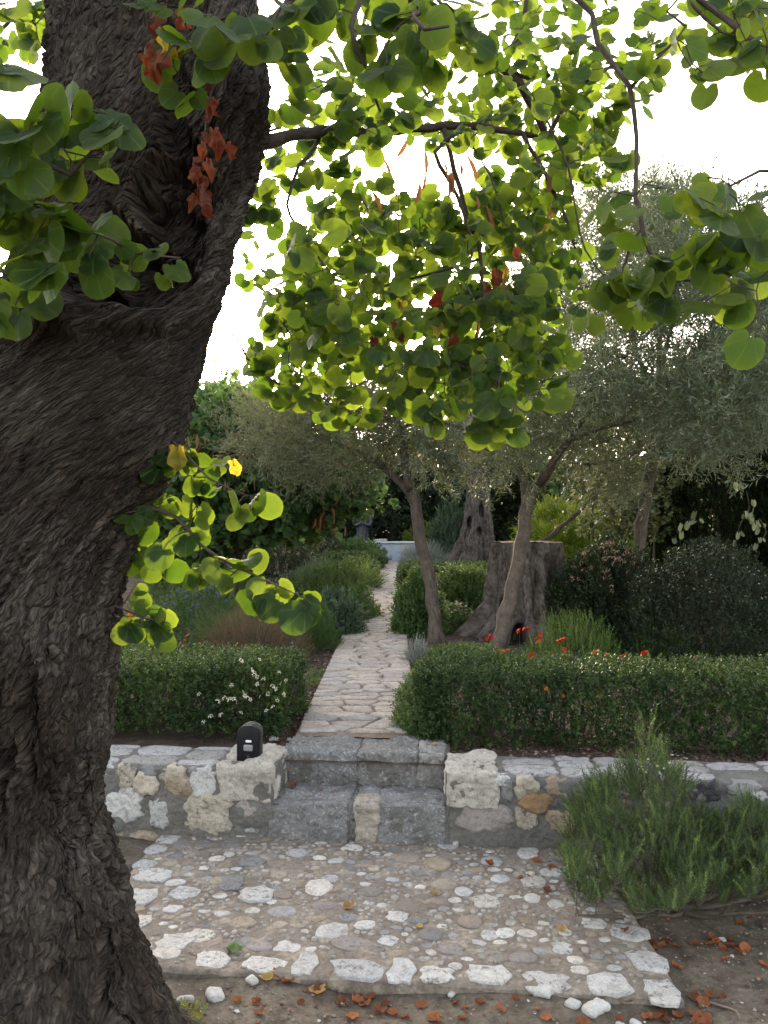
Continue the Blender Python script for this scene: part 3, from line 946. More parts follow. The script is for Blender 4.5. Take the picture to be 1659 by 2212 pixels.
TD = 2.32
LEFT = [(-420, 150), (-150, 140), (0, 128), (150, 110), (300, 95), (400, 82), (500, 58), (600, 22), (660, -8), (750, -50), (900, -110), (1100, -170), (1300, -215), (1500, -235), (1700, -240), (1900, -275), (2100, -340), (2300, -430), (2480, -560)]
RIGHT_ = [(-420, 540), (-150, 556), (0, 566), (100, 580), (200, 590), (290, 582), (350, 566), (420, 546), (480, 532), (600, 508), (680, 482), (740, 460), (800, 444), (850, 428), (960, 394), (1070, 342), (1150, 302), (1250, 264), (1350, 248), (1500, 240), (1600, 232), (1700, 216), (1760, 216), (1800, 236), (1900, 262), (2000, 298), (2100, 345), (2212, 392), (2300, 440), (2480, 600)]
judas = thing('judas_tree', 'big old tree with furrowed leaning trunk and heart-shaped green leaves, in front on the left', 'tree')
RIGHT = [(a, b - (6 if a < 1850 else 6 + min(24, (a - 1850) * .09))) for a, b in RIGHT_]
def interp(tab, y): return np.interp(y, [a for a, _ in tab], [b for _, b in tab])

NY, NA = 600, 330
py = np.linspace(-420, 2480, NY)
l_, r0 = interp(LEFT, py), interp(RIGHT, py)
ker = np.exp(-np.linspace(-2, 2, 9) ** 2); ker /= ker.sum()
l_ = np.convolve(np.pad(l_, 4, 'edge'), ker, 'valid'); r0 = np.convolve(np.pad(r0, 4, 'edge'), ker, 'valid')
xc = ((l_ + r0) / 2 - CX) / F * TD; hw = (r0 - l_) / 2 / F * TD
zc = EYE - (py - HY) / F * TD
tw = np.interp(py, [-420, 0, 350, 650, 850, 1100, 1300, 1700, 2480], [0.5, 0.5, 0.7, 1.6, 1.9, 0.9, 0.45, 0.3, 0.2])   # slant of the strands
dz = np.abs(np.gradient(zc)); shear = np.cumsum(tw * dz)
vlen = np.cumsum(np.hypot(dz, np.gradient(xc)))
th = np.linspace(0, 2 * PI, NA, endpoint=False)
th = th + 0.42 * np.sin(th) + PI / 2     # seam at the back, finer towards the front
TH, _ = np.meshgrid(th, py); XC, HW, ZC, SH, VL, PY = (np.repeat(a[:, None], NA, 1) for a in (xc, hw, zc, shear, vlen, py))
rr = HW * 1.0
dep = 0.86 + 0 * PY
# big soft lumps
ux = np.cos(TH); uy = np.sin(TH)
Pn = np.stack([ux * 1.6, uy * 1.6, ZC * 1.6], -1).reshape(-1, 3)
lump = fbm(Pn, 3, 61).reshape(TH.shape)
edgefree = np.abs(uy)         # keep the silhouette, swell the face
R = 1 + 0.09 * lump * (0.35 + 0.65 * edgefree)
# fluting in the lower trunk
R += 0.035 * np.sin(TH * 7 + ZC * 1.5 + lump * 2) * np.clip((PY - 1200) / 700, 0, 1) * (0.4 + 0.6 * edgefree)
U = (TH * 0.30 + SH * 0.55); Vv = VL
N0 = TH.size
fl = lambda a: a.reshape(-1)
warp = fbm(np.stack([fl(U) * 5, fl(Vv) * 5, fl(U) * 0], 1), 3, 62)
# furrowed plates stretched along the strands
e1, id1 = vor2(np.stack([fl(U) * 30 + warp * 1.8, fl(Vv) * 7.5 + warp * 1.4], 1), 3)
e2, id2 = vor2(np.stack([fl(U) * 72 + warp * 2.2, fl(Vv) * 24 + warp * 2.8], 1), 4)
rid = 1 - np.abs(fbm(np.stack([fl(U) * 22 + warp * 2, fl(Vv) * 5, fl(U) * 0], 1), 4, 63))
lowm = np.clip(0.75 + 0.9 * fbm(np.stack([fl(U) * 3.1, fl(Vv) * 1.9, fl(U) * 0 + 7], 1), 3, 68), 0.15, 1.7)
lng = np.abs(fbm(np.stack([fl(U) * 8 + warp * .8, fl(Vv) * 1.5 + warp * .3, fl(U) * 0 + 3], 1), 3, 69))
lowpart = np.clip((fl(PY) - 850) / 500, 0, 1)
disp = (0.010 * np.clip(e1 * 2.6, 0, 1) * (0.4 + id1) + 0.006 * np.clip(e2 * 2.6, 0, 1) * (0.3 + id2)) * lowm + 0.010 * rid - 0.030 * np.exp(-(lng / 0.07) ** 2) * (0.25 + 0.75 * lowpart) + 0.005 * fbm(np.stack([fl(U) * 95, fl(Vv) * 55, fl(U) * 0], 1), 3, 64) - 0.017
disp = disp.reshape(TH.shape)
X = XC + HW * R * ux; Y = TD + HW * dep * R * uy; Z = ZC + 0 * ux
nx_ = ux; ny_ = uy / dep; nl = np.hypot(nx_, ny_)
X += disp * nx_ / nl; Y += disp * ny_ / nl
# hollow between the two limbs, deep cleft, knots: pushed in where they are on the near side
PX = (X / Y) * F + CX; PYY = HY - (Z - EYE) / Y * F
near = uy < 0.15
def pit(cx_, cy_, rx, ry, d, p=2.6):
    q = ((PX - cx_) / rx) ** 2 + ((PYY - cy_) / ry) ** 2
    return d * np.exp(-np.power(np.minimum(q, 50), p)) * near
wob = 26 * fbm(np.stack([fl(PX) / 60, fl(PYY) / 60, fl(PX) * 0], 1), 3, 66).reshape(TH.shape)
PX += wob; PYY += wob * 0.7
inn = np.zeros_like(X)
for a in [(300, 545, 112, 88, 0.36), (245, 612, 115, 38, 0.34), (380, 400, 62, 110, 0.20), (368, 230, 34, 190, 0.10), (345, 440, 60, 90, 0.26), (430, 130, 50, 170, 0.04)]:
    inn = np.maximum(inn, pit(*a))
for a in [(60, 1560, 16, 170, 0.05), (20, 1690, 12, 90, 0.05), (395, 1990 - 160, 0.1, 0.1, 0)]:
    if a[4]: inn = np.maximum(inn, pit(*a))
inn += pit(240, 2180, 18, 170, 0.06) + pit(130, 1980, 22, 160, 0.03) + pit(170, 1750, 14, 130, 0.025)
outw = pit(235, 690, 210, 36, 0.05) + pit(420, 560, 90, 60, 0.03) + pit(215, 1382, 12, 9, 0.03) + pit(130, 660, 60, 70, 0.03)
Y += inn - outw
# leaf-sized window right through the tree at the fork
bk = np.where(uy > 0, 2.6, 1.0)
cut = ((PX - wob - 272) / (10 * bk)) ** 2 + ((PYY - wob * .7 - 629) / (19 * bk)) ** 2 < 1
cut |= ((PX - wob - 263) / 6) ** 2 + ((PYY - wob * .7 - 597) / 7) ** 2 < 1
V = np.stack([X, Y, Z], -1).reshape(-1, 3)
idx = np.arange(N0).reshape(NY, NA); nxx = np.roll(idx, -1, 1)
Q = np.stack([idx[1:], nxx[1:], nxx[:-1], idx[:-1]], -1)
keep = ~(cut[1:] | cut[:-1])
mb = MB()
tint = np.clip((id1 * 0.6 + id2 * 0.4), 0, 1) ** 2
mb.add(V, [Q[keep]], 0, tint, np.stack([fl(U), fl(Vv), fl(U) * 0], 1))
# top is closed well above the frame
mb.add(V[idx[0]], [np.arange(NA)[None, :]])
mb.build('trunk', M_BARK, judas)

# ------------------------------------------------------------------ branches and twigs
class Skel:
    def __init__(s):
        s.pts = []; s.par = []; s.rad = []; s.n = []
    def line(s, pts, step=0.06, parent=-1, r=0.01, jitter=0.0):
        last = parent
        for i, p in enumerate(pts):
            s.pts.append(np.array(p)); s.par.append(last); s.rad.append(r if np.isscalar(r) else r[i]); last = len(s.pts) - 1
        return last

def grow(mains, tips, step=0.05, sag=0.12, seed=0, tip_r=0.0012, power=0.42, wob=0.012):
    """mains: list of (points, radii). Twigs are led from the nearest wood to every tip.
    returns list of (pts, rads) and for each tip its last direction"""
    r = np.random.default_rng(seed)
    lines = []
    nodes = []; nr = []
    for pts, rad in mains:
        p, q = smooth_path(pts, rad, step)
        p = [Vector(v) + Vector(r.normal(size=3) * wob * 0.4) for v in p]
        lines.append((p, q))
        nodes += [np.array(v) for v in p]; nr += list(q)
    N = np.array(nodes); NR = np.array(nr)
    cap = len(N) + len(tips) * 14
    buf = np.zeros((cap, 3)); buf[:len(N)] = N; br = np.zeros(cap); br[:len(N)] = NR; cnt = len(N)
    tips = np.asarray(tips, float)
    d0 = np.array([np.min(np.sum((buf[:cnt] - t) ** 2, 1)) for t in tips])
    out = []
    for i in np.argsort(d0):
        t = tips[i]
        d = np.sum((buf[:cnt] - t) ** 2, 1) + 0.0
        j = int(np.argmin(d))
        a = buf[j]; ln = math.sqrt(d[j])
        n = max(2, int(ln / step) + 1)
        mid_off = r.normal(size=3) * ln * 0.12 + np.array([0, 0, sag * ln])
        ps = []
        for k in range(n + 1):
            u = k / n
            ps.append(a + (t - a) * u + mid_off * 4 * u * (1 - u) * 0.5 + (r.normal(size=3) * wob if 0 < k else 0))
        r0_ = min(br[j] * 0.75, tip_r + 0.010 * ln ** 1.2 + 0.0004)
        rads = [max(tip_r, r0_ + (tip_r - r0_) * k / n) for k in range(n + 1)]
        lines.append(([Vector(p) for p in ps], rads))
        k2 = min(n, cap - cnt)
        buf[cnt:cnt + k2] = ps[1:1 + k2]; br[cnt:cnt + k2] = rads[1:1 + k2]; cnt += k2
        out.append((i, ps))
    return lines, out

def PP(*a):
    return [P(*q) for q in a]

J_MAINS = [
    (PP((330, -330, 2.35), (700, -120, 2.6), (980, 60, 2.9), (1120, 180, 3.1), (1180, 300, 3.2)), [.045, .035, .024, .018, .012]),
    (PP((540, 318, 2.45), (625, 293, 2.6), (720, 284, 2.8), (860, 280, 3.0), (1030, 272, 3.1), (1180, 300, 3.2)), [.022, .0195, .018, .017, .014, .009]),
    (PP((1180, 300, 3.2), (1250, 190, 3.2), (1340, 145, 3.3), (1440, 188, 3.3)), [.010, .009, .007, .002]),
    (PP((330, -360, 2.3), (800, -300, 2.3), (1230, -20, 2.25), (1290, 95, 2.2), (1360, 190, 2.15), (1378, 300, 2.12), (1374, 420, 2.1), (1392, 520, 2.08), (1410, 562, 2.06), (1480, 603, 2.05), (1540, 606, 2.0)), [.05, .03, .0085, .0078, .007, .0062, .0055, .005, .0042, .0032, .0018]),
    (PP((1385, 490, 2.09), (1345, 580, 2.1), (1350, 650, 2.1)), [.0045, .0035, .0015]),
    (PP((1360, 190, 2.15), (1480, 60, 2.2), (1440, 30, 2.2), (1480, -20, 2.2)), [.005, .004, .003, .003]),
    (PP((960, 278, 3.05), (1000, 440, 3.0), (1040, 560, 2.95), (1035, 700, 2.9), (1000, 800, 2.85)), [.011, .009, .007, .005, .003]),
    (PP((1000, 280, 3.05), (940, 330, 3.0), (985, 420, 2.95), (1020, 540, 2.9), (990, 640, 2.8)), [.010, .008, .006, .005, .003]),
    (PP((1130, 290, 3.15), (1190, 400, 3.1), (1225, 480, 3.0), (1250, 560, 3.0)), [.009, .007, .005, .003]),
    (PP((1160, 230, 2.8), (1215, 320, 2.75), (1240, 420, 2.7), (1262, 540, 2.7), (1310, 600, 2.65)), [.004, .004, .0035, .003, .002]),
    (PP((1020, 320, 2.9), (1060, 380, 2.9), (1090, 480, 2.85), (1170, 570, 2.85)), [.0035, .003, .0025, .002]),
    (PP((360, -300, 2.2), (440, -60, 1.82), (500, -20, 1.8), (462, 60, 1.8), (470, 125, 1.8), (448, 250, 1.82), (428, 430, 1.85)), [.02, .006, .005, .004, .003, .0022, .0012]),
    (PP((470, 20, 1.8), (420, 95, 1.75), (370, 100, 1.72), (350, 130, 1.72)), [.003, .0028, .002, .0012]),
    (PP((150, -350, 2.3), (-160, -60, 1.8), (-80, 220, 1.55), (60, 330, 1.5), (150, 380, 1.52), (230, 300, 1.5)), [.05, .02, .009, .006, .004, .002]),
    (PP((-80, 220, 1.55), (-60, 400, 1.6), (60, 440, 1.62), (180, 490, 1.66), (300, 540, 1.7), (390, 555, 1.74)), [.009, .007, .006, .004, .003, .0016]),
    (PP((-160, -60, 1.8), (-60, 100, 2.4), (60, 20, 2.7), (90, 110, 2.8)), [.012, .008, .005, .002]),
    (PP((1040, 560, 2.95), (900, 600, 3.0), (760, 640, 3.1), (640, 700, 3.2), (520, 720, 3.2)), [.006, .005, .004, .003, .0015]),
    (PP((500, 715, 3.1), (560, 800, 3.1), (640, 852, 3.05), (740, 880, 3.0)), [.004, .0055, .004, .0015]),
    (PP((560, 60, 2.4), (780, -60, 2.2), (760, 60, 2.1), (790, 150, 2.1), (820, 240, 2.2)), [.018, .010, .007, .005, .003]),
    (PP((980, 60, 2.9), (900, 30, 2.0), (920, 60, 1.75), (970, 60, 1.72)), [.010, .006, .004, .003]),
    (PP((700, 284, 2.8), (650, 360, 2.6), (620, 440, 2.5), (660, 520, 2.4), (720, 600, 2.4)), [.009, .007, .005, .004, .002]),
    (PP((800, -220, 2.9), (1110, -60, 3.0), (1125, 60, 3.0), (1095, 140, 3.05), (1155, 175, 3.1)), [.02, .010, .008, .007, .006]),
    (PP((1230, -40, 2.25), (1400, -80, 2.25), (1480, -10, 2.2), (1560, 70, 2.2), (1625, 90, 2.2), (1700, 70, 2.15)), [.010, .008, .005, .004, .003, .002]),
    (PP((1400, -80, 2.25), (1760, 200, 2.1), (1740, 360, 2.0), (1640, 368, 1.95), (1575, 400, 1.95), (1530, 480, 1.98), (1590, 440, 1.95)), [.010, .008, .005, .004, .003, .002, .001]),
    (PP((1740, 360, 2.0), (1720, 520, 1.9), (1640, 600, 1.88)), [.005, .003, .0015]),
    (PP((230, 940, 2.4), (370, 955, 2.28), (405, 985, 2.22), (450, 1035, 2.2), (530, 1070, 2.18)), [.006, .0045, .0035, .0028, .0014]),
    (PP((180, 1060, 2.45), (300, 1090, 2.32), (380, 1115, 2.25), (430, 1180, 2.2), (520, 1230, 2.16), (600, 1262, 2.13), (655, 1290, 2.12)), [.008, .006, .005, .004, .0032, .0022, .0012]),
    (PP((170, 1290, 2.45), (262, 1312, 2.28), (310, 1335, 2.24), (365, 1350, 2.22)), [.005, .0035, .0025, .0013]),
    (PP((400, -200, 2.3), (620, -80, 2.2), (600, 40, 2.0), (540, 60, 1.8), (500, 40, 1.78)), [.02, .010, .007, .004, .002]),
]
# foliage: (cx, cy, rx, ry, depth0, depth1, twigs, leaf size, leaves per twig)
J_FOL = [
    (650, 110, 110, 100, 2.0, 2.6, 12, .085, 4), (760, 40, 230, 70, 1.9, 2.5, 15, .09, 4), (900, 70, 130, 90, 1.8, 2.2, 9, .095, 3),
    (740, 220, 110, 100, 2.6, 3.5, 20, .078, 5), (1000, 180, 220, 120, 2.6, 3.6, 40, .075, 5), (1190, 220, 140, 150, 2.7, 3.7, 30, .075, 5),
    (1420, 20, 240, 50, 2.5, 3.4, 14, .075, 4), (1350, 140, 90, 90, 2.8, 3.5, 10, .072, 4), (1150, 30, 120, 50, 2.7, 3.5, 7, .075, 4), (1180, 340, 150, 70, 2.8, 3.6, 14, .072, 4), (1290, 330, 60, 50, 2.8, 3.4, 5, .07, 4),
    (640, 420, 95, 105, 2.2, 3.2, 15, .08, 4), (775, 430, 90, 60, 2.7, 3.5, 12, .075, 4), (860, 540, 230, 100, 2.6, 3.6, 44, .078, 5),
    (960, 480, 190, 50, 2.7, 3.6, 16, .078, 5), (1110, 470, 90, 80, 2.7, 3.5, 14, .078, 5), (900, 680, 230, 110, 2.4, 3.4, 50, .08, 5), (1110, 680, 100, 110, 2.5, 3.3, 22, .08, 5),
    (960, 810, 140, 62, 2.3, 3.0, 20, .082, 4), (950, 850, 70, 40, 2.0, 2.3, 4, .09, 3), (640, 760, 90, 90, 2.7, 3.5, 17, .075, 5), (680, 650, 100, 80, 2.7, 3.5, 12, .078, 5), (740, 868, 55, 36, 2.8, 3.1, 6, .075, 4), (1062, 900, 48, 40, 2.4, 2.8, 5, .08, 3),
    (1215, 590, 40, 70, 2.8, 3.3, 5, .078, 4), (560, 560, 40, 60, 2.9, 3.6, 3, .07, 3), (1160, 780, 60, 70, 2.5, 3.0, 6, .08, 4),
    (20, 260, 110, 120, 1.25, 1.6, 7, .115, 3), (170, 270, 100, 75, 1.45, 1.7, 6, .085, 4), (90, 500, 130, 70, 1.5, 1.85, 13, .082, 4), (290, 565, 90, 38, 1.65, 1.8, 4, .058, 4), (20, 610, 60, 70, 1.6, 2.1, 5, .085, 3), (30, 80, 70, 90, 2.0, 2.9, 8, .07, 4), (90, 60, 50, 60, 2.4, 2.9, 3, .07, 4), (10, 430, 50, 80, 1.35, 1.6, 4, .1, 3),
    (430, 100, 65, 80, 1.6, 1.85, 5, .078, 3), (330, 30, 70, 40, 1.65, 1.85, 3, .07, 3), (530, 60, 50, 50, 1.6, 1.9, 3, .095, 2),
    (1450, 480, 90, 80, 1.85, 2.15, 5, .078, 3), (1310, 470, 60, 60, 2.1, 2.4, 4, .075, 3), (1560, 500, 110, 80, 1.75, 2.05, 8, .09, 3), (1500, 610, 120, 70, 1.8, 2.05, 8, .085, 3), (1360, 620, 90, 50, 1.9, 2.15, 6, .08, 3), (1255, 650, 50, 40, 2.0, 2.2, 2, .08, 2), (1545, 420, 60, 50, 1.8, 2.0, 2, .1, 2), (1620, 680, 40, 40, 1.8, 1.9, 1, .09, 1), (1420, 420, 40, 40, 2.0, 2.2, 2, .07, 2),
    (1560, 60, 100, 70, 1.95, 2.3, 7, .075, 4), (1640, 100, 50, 60, 1.9, 2.2, 4, .08, 3), (1540, 130, 40, 40, 2.0, 2.2, 2, .08, 2), (1600, 0, 80, 30, 2.0, 2.4, 4, .08, 3),
    (440, 1000, 80, 50, 2.12, 2.35, 5, .078, 3), (520, 1075, 40, 20, 2.12, 2.2, 2, .075, 3), (340, 1100, 80, 50, 2.15, 2.4, 6, .08, 4), (330, 1190, 60, 35, 2.2, 2.4, 3, .075, 3), (470, 1225, 70, 30, 2.12, 2.25, 5, .082, 3), (590, 1270, 60, 22, 2.08, 2.2, 4, .078, 3), (655, 1300, 20, 12, 2.1, 2.15, 1, .09, 2), (320, 1335, 45, 22, 2.2, 2.32, 4, .065, 4), (285, 1285, 16, 14, 2.25, 2.32, 1, .065, 3), (395, 1030, 40, 40, 2.2, 2.3, 2, .07, 3),
]
tips, info, seen = [], [], []
for (cx_, cy_, rx, ry, d0, d1, n, sz, nl_) in J_FOL:
    far_ = d0 >= 2.3 and sz < .084
    n = int(n * (1.75 if far_ else 1.0) + .5)
    sz *= .86 if far_ else .90
    if far_: n = int(n * 1.18); nl_ = max(2, nl_ - 2)
    for k in range(n):
        best = None
        for c_ in range(7):      # keep neighbours apart so that the sprays stay open
            a, q = rng.uniform(0, 2 * PI), 1.12 * math.sqrt(rng.random())
            x_, y_ = cx_ + rx * q * math.cos(a), cy_ + ry * q * math.sin(a)
            gap_ = min([(x_ - u_) ** 2 + (y_ - v_) ** 2 for u_, v_ in seen[-500:]] or [1e9])
            if best is None or gap_ > best[0]: best = (gap_, x_, y_)
        seen.append(best[1:])
        d = rng.uniform(d0, d1)
        tips.append(np.array(P(best[1], best[2], d)))
        info.append((sz, nl_))
lines, ends = grow(J_MAINS, tips, step=0.055, sag=0.10, seed=3, tip_r=0.0016, wob=0.006)
M_TWIG = wood_mat('judas_twig', (0.035, 0.026, 0.022), (0.11, 0.085, 0.07), (60, 20), 0.5)
for k, (p, r_) in enumerate(lines[:len(J_MAINS)]):
    mb = MB(); tube(mb, p, r_, 7, 0, 0.16, k)
    mb.build('branch', M_TWIG, judas)
mb = MB()
for k, (p, r_) in enumerate(lines[len(J_MAINS):]):
    tube(mb, p, r_, 4, 0, 0.0, k, cap=False)
mb_twigs = mb

# one leaf: nearly round with a notch where the stalk enters, cupped, with its edge turned a little
def judas_leaf(seed, notch=0.16, fold=0.12, cup=0.14, wav=0.03):
    r = np.random.default_rng(seed)
    n = 18
    th_ = np.linspace(0, 2 * PI, n, endpoint=False)     # 0 = tip direction
    ro = 0.5 * (1 + 0.035 * np.cos(2 * th_) + 0.02 * r.normal(size=n))
    dist = np.abs(((th_ - PI + PI) % (2 * PI)) - PI)
    ro *= 1 - notch * 2.2 * np.exp(-(dist / 0.30) ** 2) + 0.10 * np.exp(-((dist - 0.55) / 0.35) ** 2)
    ro *= 1 + 0.05 * np.exp(-(np.minimum(th_, 2 * PI - th_) / 0.4) ** 2) * r.uniform(-1, 1)
    V, U_ = [], []
    ph = r.uniform(0, 6.28, 2)
    for f in (0.5, 1.0):
        x = np.sin(th_) * ro * f * 1.06; y = 0.42 + np.cos(th_) * ro * f
        z = cup * (-(x ** 2) - 0.7 * (y - 0.42) ** 2) * 1.6 + fold * np.abs(x) + wav * f * np.sin(3 * th_ + ph[0]) + wav * 0.7 * f * np.sin(5 * th_ + ph[1])
        V.append(np.stack([x, y, z], 1))
    V.append(np.array([[0, 0.42, 0.0]]))
    V = np.concatenate(V)
    luv = V.copy(); luv[:, 2] = 0
    V[:, 1] += 0.22        # length of the stalk
    i0 = np.arange(n); i1 = (i0 + 1) % n
    ring = np.stack([n + i0, n + i1, i1, i0], 1); fan = np.stack([i0, i1, np.full(n, 2 * n)], 1)
    # stalk
    bx = V[n + n // 2]
    st_ = np.array([[-.009, 0, 0], [.009, 0, 0], [.009, bx[1] + .04, bx[2]], [-.009, bx[1] + .04, bx[2]], [0, 0, .012], [0, bx[1] + .04, bx[2] + .012]])
    return V, ring, fan, luv, st_
LV = [judas_leaf(k, notch=random.uniform(.16, .30), fold=random.uniform(-.12, .22), cup=random.uniform(0, .3), wav=random.uniform(.01, .035)) for k in range(14)]
M_LEAF = fol_mat('judas_leaf', (0.014, 0.036, 0.013), (0.034, 0.066, 0.014), tr=0.52, rough=0.5, spec=0.20, tcol=((0.072, 0.145, 0.008), (0.22, 0.30, 0.022)), veins=True)
M_YEL = fol_mat('yellowing_leaf', (0.20, 0.17, 0.02), (0.30, 0.22, 0.02), tr=0.5, tcol=((0.5, 0.42, 0.03), (0.7, 0.5, 0.03)), veins=True)
M_DRY = fol_mat('dry_leaf', (0.07, 0.016, 0.009), (0.17, 0.040, 0.016), tr=0.4, rough=0.7, tcol=((0.16, 0.018, 0.010), (0.30, 0.05, 0.018)), veins=True)
leaf_me = []
for k, (V, ring, fan, luv, st_) in enumerate(LV):
    for tv in (0.1, 0.3, 0.55, 0.8):
        m_ = MB(); m_.add(V, [ring, fan], 0, tv, luv); m_.add(st_, [np.array([[0, 1, 2, 3], [0, 3, 5, 4]])], 0, 0.9, np.tile([[.3, .3, 0]], (6, 1)))
        leaf_me.append(m_.mesh('leaf', M_LEAF))
leaves = []
for i, ps in ends:
    sz, nl_ = info[i]
    base = np.array(ps)
    for q in range(nl_):
        u = 1.0 - 0.22 * q * (0.7 + 0.5 * rng.random()) - 0.02
        k = max(0.0, u) * (len(base) - 1)
        a = int(k); b2 = min(len(base) - 1, a + 1)
        p = base[a] + (base[b2] - base[a]) * (k - a)
        leaves.append((p, sz * rng.uniform(0.62, 1.18), base[b2] - base[a]))
print('judas leaves', len(leaves))
def leaf_frame(td):
    """the blade hangs from its stalk and turns its face towards the open side"""
    out = rng.normal(size=3) * [0.75, 0.75, 0.30] + np.array([0, -0.15, -0.62]) + td / (np.linalg.norm(td) + 1e-6) * 0.35
    yv = out / np.linalg.norm(out)
    nrm = rng.normal(size=3) * 0.42 + np.array([0, -0.95, 0.30]) * (1 if rng.random() < .75 else -1)
    nrm -= yv * nrm.dot(yv); nrm /= np.linalg.norm(nrm)
    xv = np.cross(yv, nrm)
    return np.stack([xv, yv, nrm], 1)
app = sorted(range(len(leaves)), key=lambda i: -leaves[i][1] / leaves[i][0][1])
mb = MB()
for rank, i in enumerate(app):
    p, s_, td = leaves[i]
    Rm = leaf_frame(td)
    if rank < 296:
        o = bpy.data.objects.new('leaf', leaf_me[int(rng.integers(len(leaf_me)))])
        col.objects.link(o); o.parent = judas
        M4 = Matrix.Translation(Vector(p)) @ Matrix(Rm.tolist()).to_4x4() @ Matrix.Diagonal((s_, s_, s_, 1))
        o.matrix_basis = M4
    else:
        V, ring, fan, luv, st_ = LV[int(rng.integers(14))]
        mb.add((V * s_) @ Rm.T + p, [ring, fan], 0, float(rng.choice([0.1, 0.3, 0.5, 0.7, 0.9])), luv)
mb.build('leaves', M_LEAF, judas, kind='stuff')
mb_twigs.build('twigs', M_TWIG, judas, kind='stuff')

# withered leaves still hanging on the bare shoot, and the yellow one; pods in the crown
def dry_mesh(seed, mat, amp=0.35, tintv=0.4):
    V, ring, fan, luv, st_ = judas_leaf(seed, fold=0.5, cup=0.5, wav=0.09)
    V = V.copy(); V[:, 2] += amp * fbm(V * 3.0 + seed, 2, seed); V[:, 0] *= 0.62; V[:, 0] += 0.15 * fbm(V * 4, 2, seed + 3)
    m_ = MB(); m_.add(V, [ring, fan], 0, tintv, luv); return m_.mesh('dry_leaf', mat)
DRY = [dry_mesh(300 + k, M_DRY, 0.35, (k % 5) / 4) for k in range(10)]
YEL = [dry_mesh(330 + k, M_YEL, 0.15, 0.5) for k in range(4)]
def hang(name, me, p, s_, down=1.0, spin=None):
    yv = np.array([rng.normal() * .25, rng.normal() * .25, -down]); yv /= np.linalg.norm(yv)
    nrm = rng.normal(size=3) * .5 + np.array([0, -1, 0]); nrm -= yv * nrm.dot(yv); nrm /= np.linalg.norm(nrm)
    o = bpy.data.objects.new(name, me); col.objects.link(o); o.parent = judas
    o.matrix_basis = Matrix.Translation(Vector(p)) @ Matrix(np.stack([np.cross(yv, nrm), yv, nrm], 1).tolist()).to_4x4() @ Matrix.Diagonal((s_, s_, s_, 1))
for px, py_, w in [(345, -5, 60), (338, 20, 55), (385, 10, 45), (350, 50, 50), (332, 85, 50), (355, 95, 70), (340, 100, 60), (375, 75, 50), (455, 165, 30), (450, 205, 45), (456, 225, 35), (462, 265, 45), (470, 285, 50), (448, 275, 40), (485, 300, 40), (440, 300, 40), (432, 330, 50), (450, 340, 50), (425, 350, 40), (438, 370, 50), (430, 395, 50), (445, 400, 45), (428, 415, 45), (440, 425, 40)]:
    hang('dry_leaf', DRY[int(rng.integers(10))], P(px, py_, 1.78 + rng.uniform(-.05, .05)), w / F * 1.8 * 0.95)
for px, py_, w in [(350, 60, 55), (372, 62, 50)]:
    hang('yellow_leaf', YEL[int(rng.integers(4))], P(px, py_, 1.75), w / F * 1.8)
for px, py_, w, d in [(385, 950, 60, 2.2), (500, 985, 40, 2.2), (945, 690, 40, 2.6), (985, 640, 35, 2.7), (860, 640, 40, 2.8)]:
    hang('yellow_leaf', YEL[int(rng.integers(4))], P(px, py_, d), w / F * d)
for k in range(13):
    px, py_ = random.choice([(1050, 640), (990, 650), (1090, 520), (880, 690), (960, 400), (1060, 700)])
    hang('dry_leaf', DRY[int(rng.integers(10))], P(px + random.gauss(0, 45), py_ + random.gauss(0, 35), random.uniform(2.5, 3.2)), random.uniform(.035, .06))
pod_mb = MB()
V = []; n = 9
for k in range(n):
    u = k / (n - 1); w = 0.085 * math.sin(PI * min(1, max(0.04, u))) ** 0.6
    V += [(-w + 0.25 * (u - .5) ** 2, u, 0.0), (0.25 * (u - .5) ** 2, u, 0.05 * math.sin(PI * u)), (w + 0.25 * (u - .5) ** 2, u, 0)]
ix = np.arange(n * 3).reshape(n, 3)
pod_mb.add(V, [np.stack([ix[:-1, :-1], ix[:-1, 1:], ix[1:, 1:], ix[1:, :-1]], -1).reshape(-1, 4)], 0, 0.3)
M_POD = fol_mat('seed_pod', (0.13, 0.05, 0.025), (0.24, 0.12, 0.05), tr=0.25, rough=0.6)
POD = pod_mb.mesh('seed_pod', M_POD)
for k in range(34):
    px, py_, d = random.choice([(1040, 660, 2.8), (1080, 620, 2.8), (930, 340, 3.0), (1000, 400, 2.9), (1100, 640, 2.8), (960, 380, 2.9), (1180, 420, 3), (860, 380, 2.9), (650, 640, 3), (1030, 700, 2.8)])
    hang('seed_pod', POD, P(px + random.gauss(0, 40), py_ + random.gauss(0, 40), d), random.uniform(.06, .10), 0.8)
settle(judas, (xc[-1], TD, LOW))
# ================================================================== garden plants
OLIVE_SP = [Sprig(0.23, 14, 0.062, 0.0105, 44, 0.35, 0, 2, 0.12, k, curl=0.05) for k in range(5)]
BOX_SP = [Sprig(0.080, 11, 0.019, 0.0135, 58, 0.4, 0, 2, 0.1, 10 + k) for k in range(5)]
BOXF_SP = [Sprig(0.085, 11, 0.020, 0.013, 58, 0.4, 0, 2, 0.1, 14 + k) for k in range(4)]
ROSE_SP = [Sprig(0.15, 50, 0.025, 0.0042, 54, 0.25, 0.0012, 5, 0.04, 20 + k, tri=True) for k in range(5)]
ROSEF_SP = [Sprig(0.17, 34, 0.026, 0.0060, 40, 0.25, 0, 4, 0.05, 25 + k, tri=True) for k in range(4)]
BROAD_SP = [Sprig(0.16, 8, 0.065, 0.052, 70, 0.6, 0.0014, 2, 0.1, 30 + k, hexa=True) for k in range(5)]
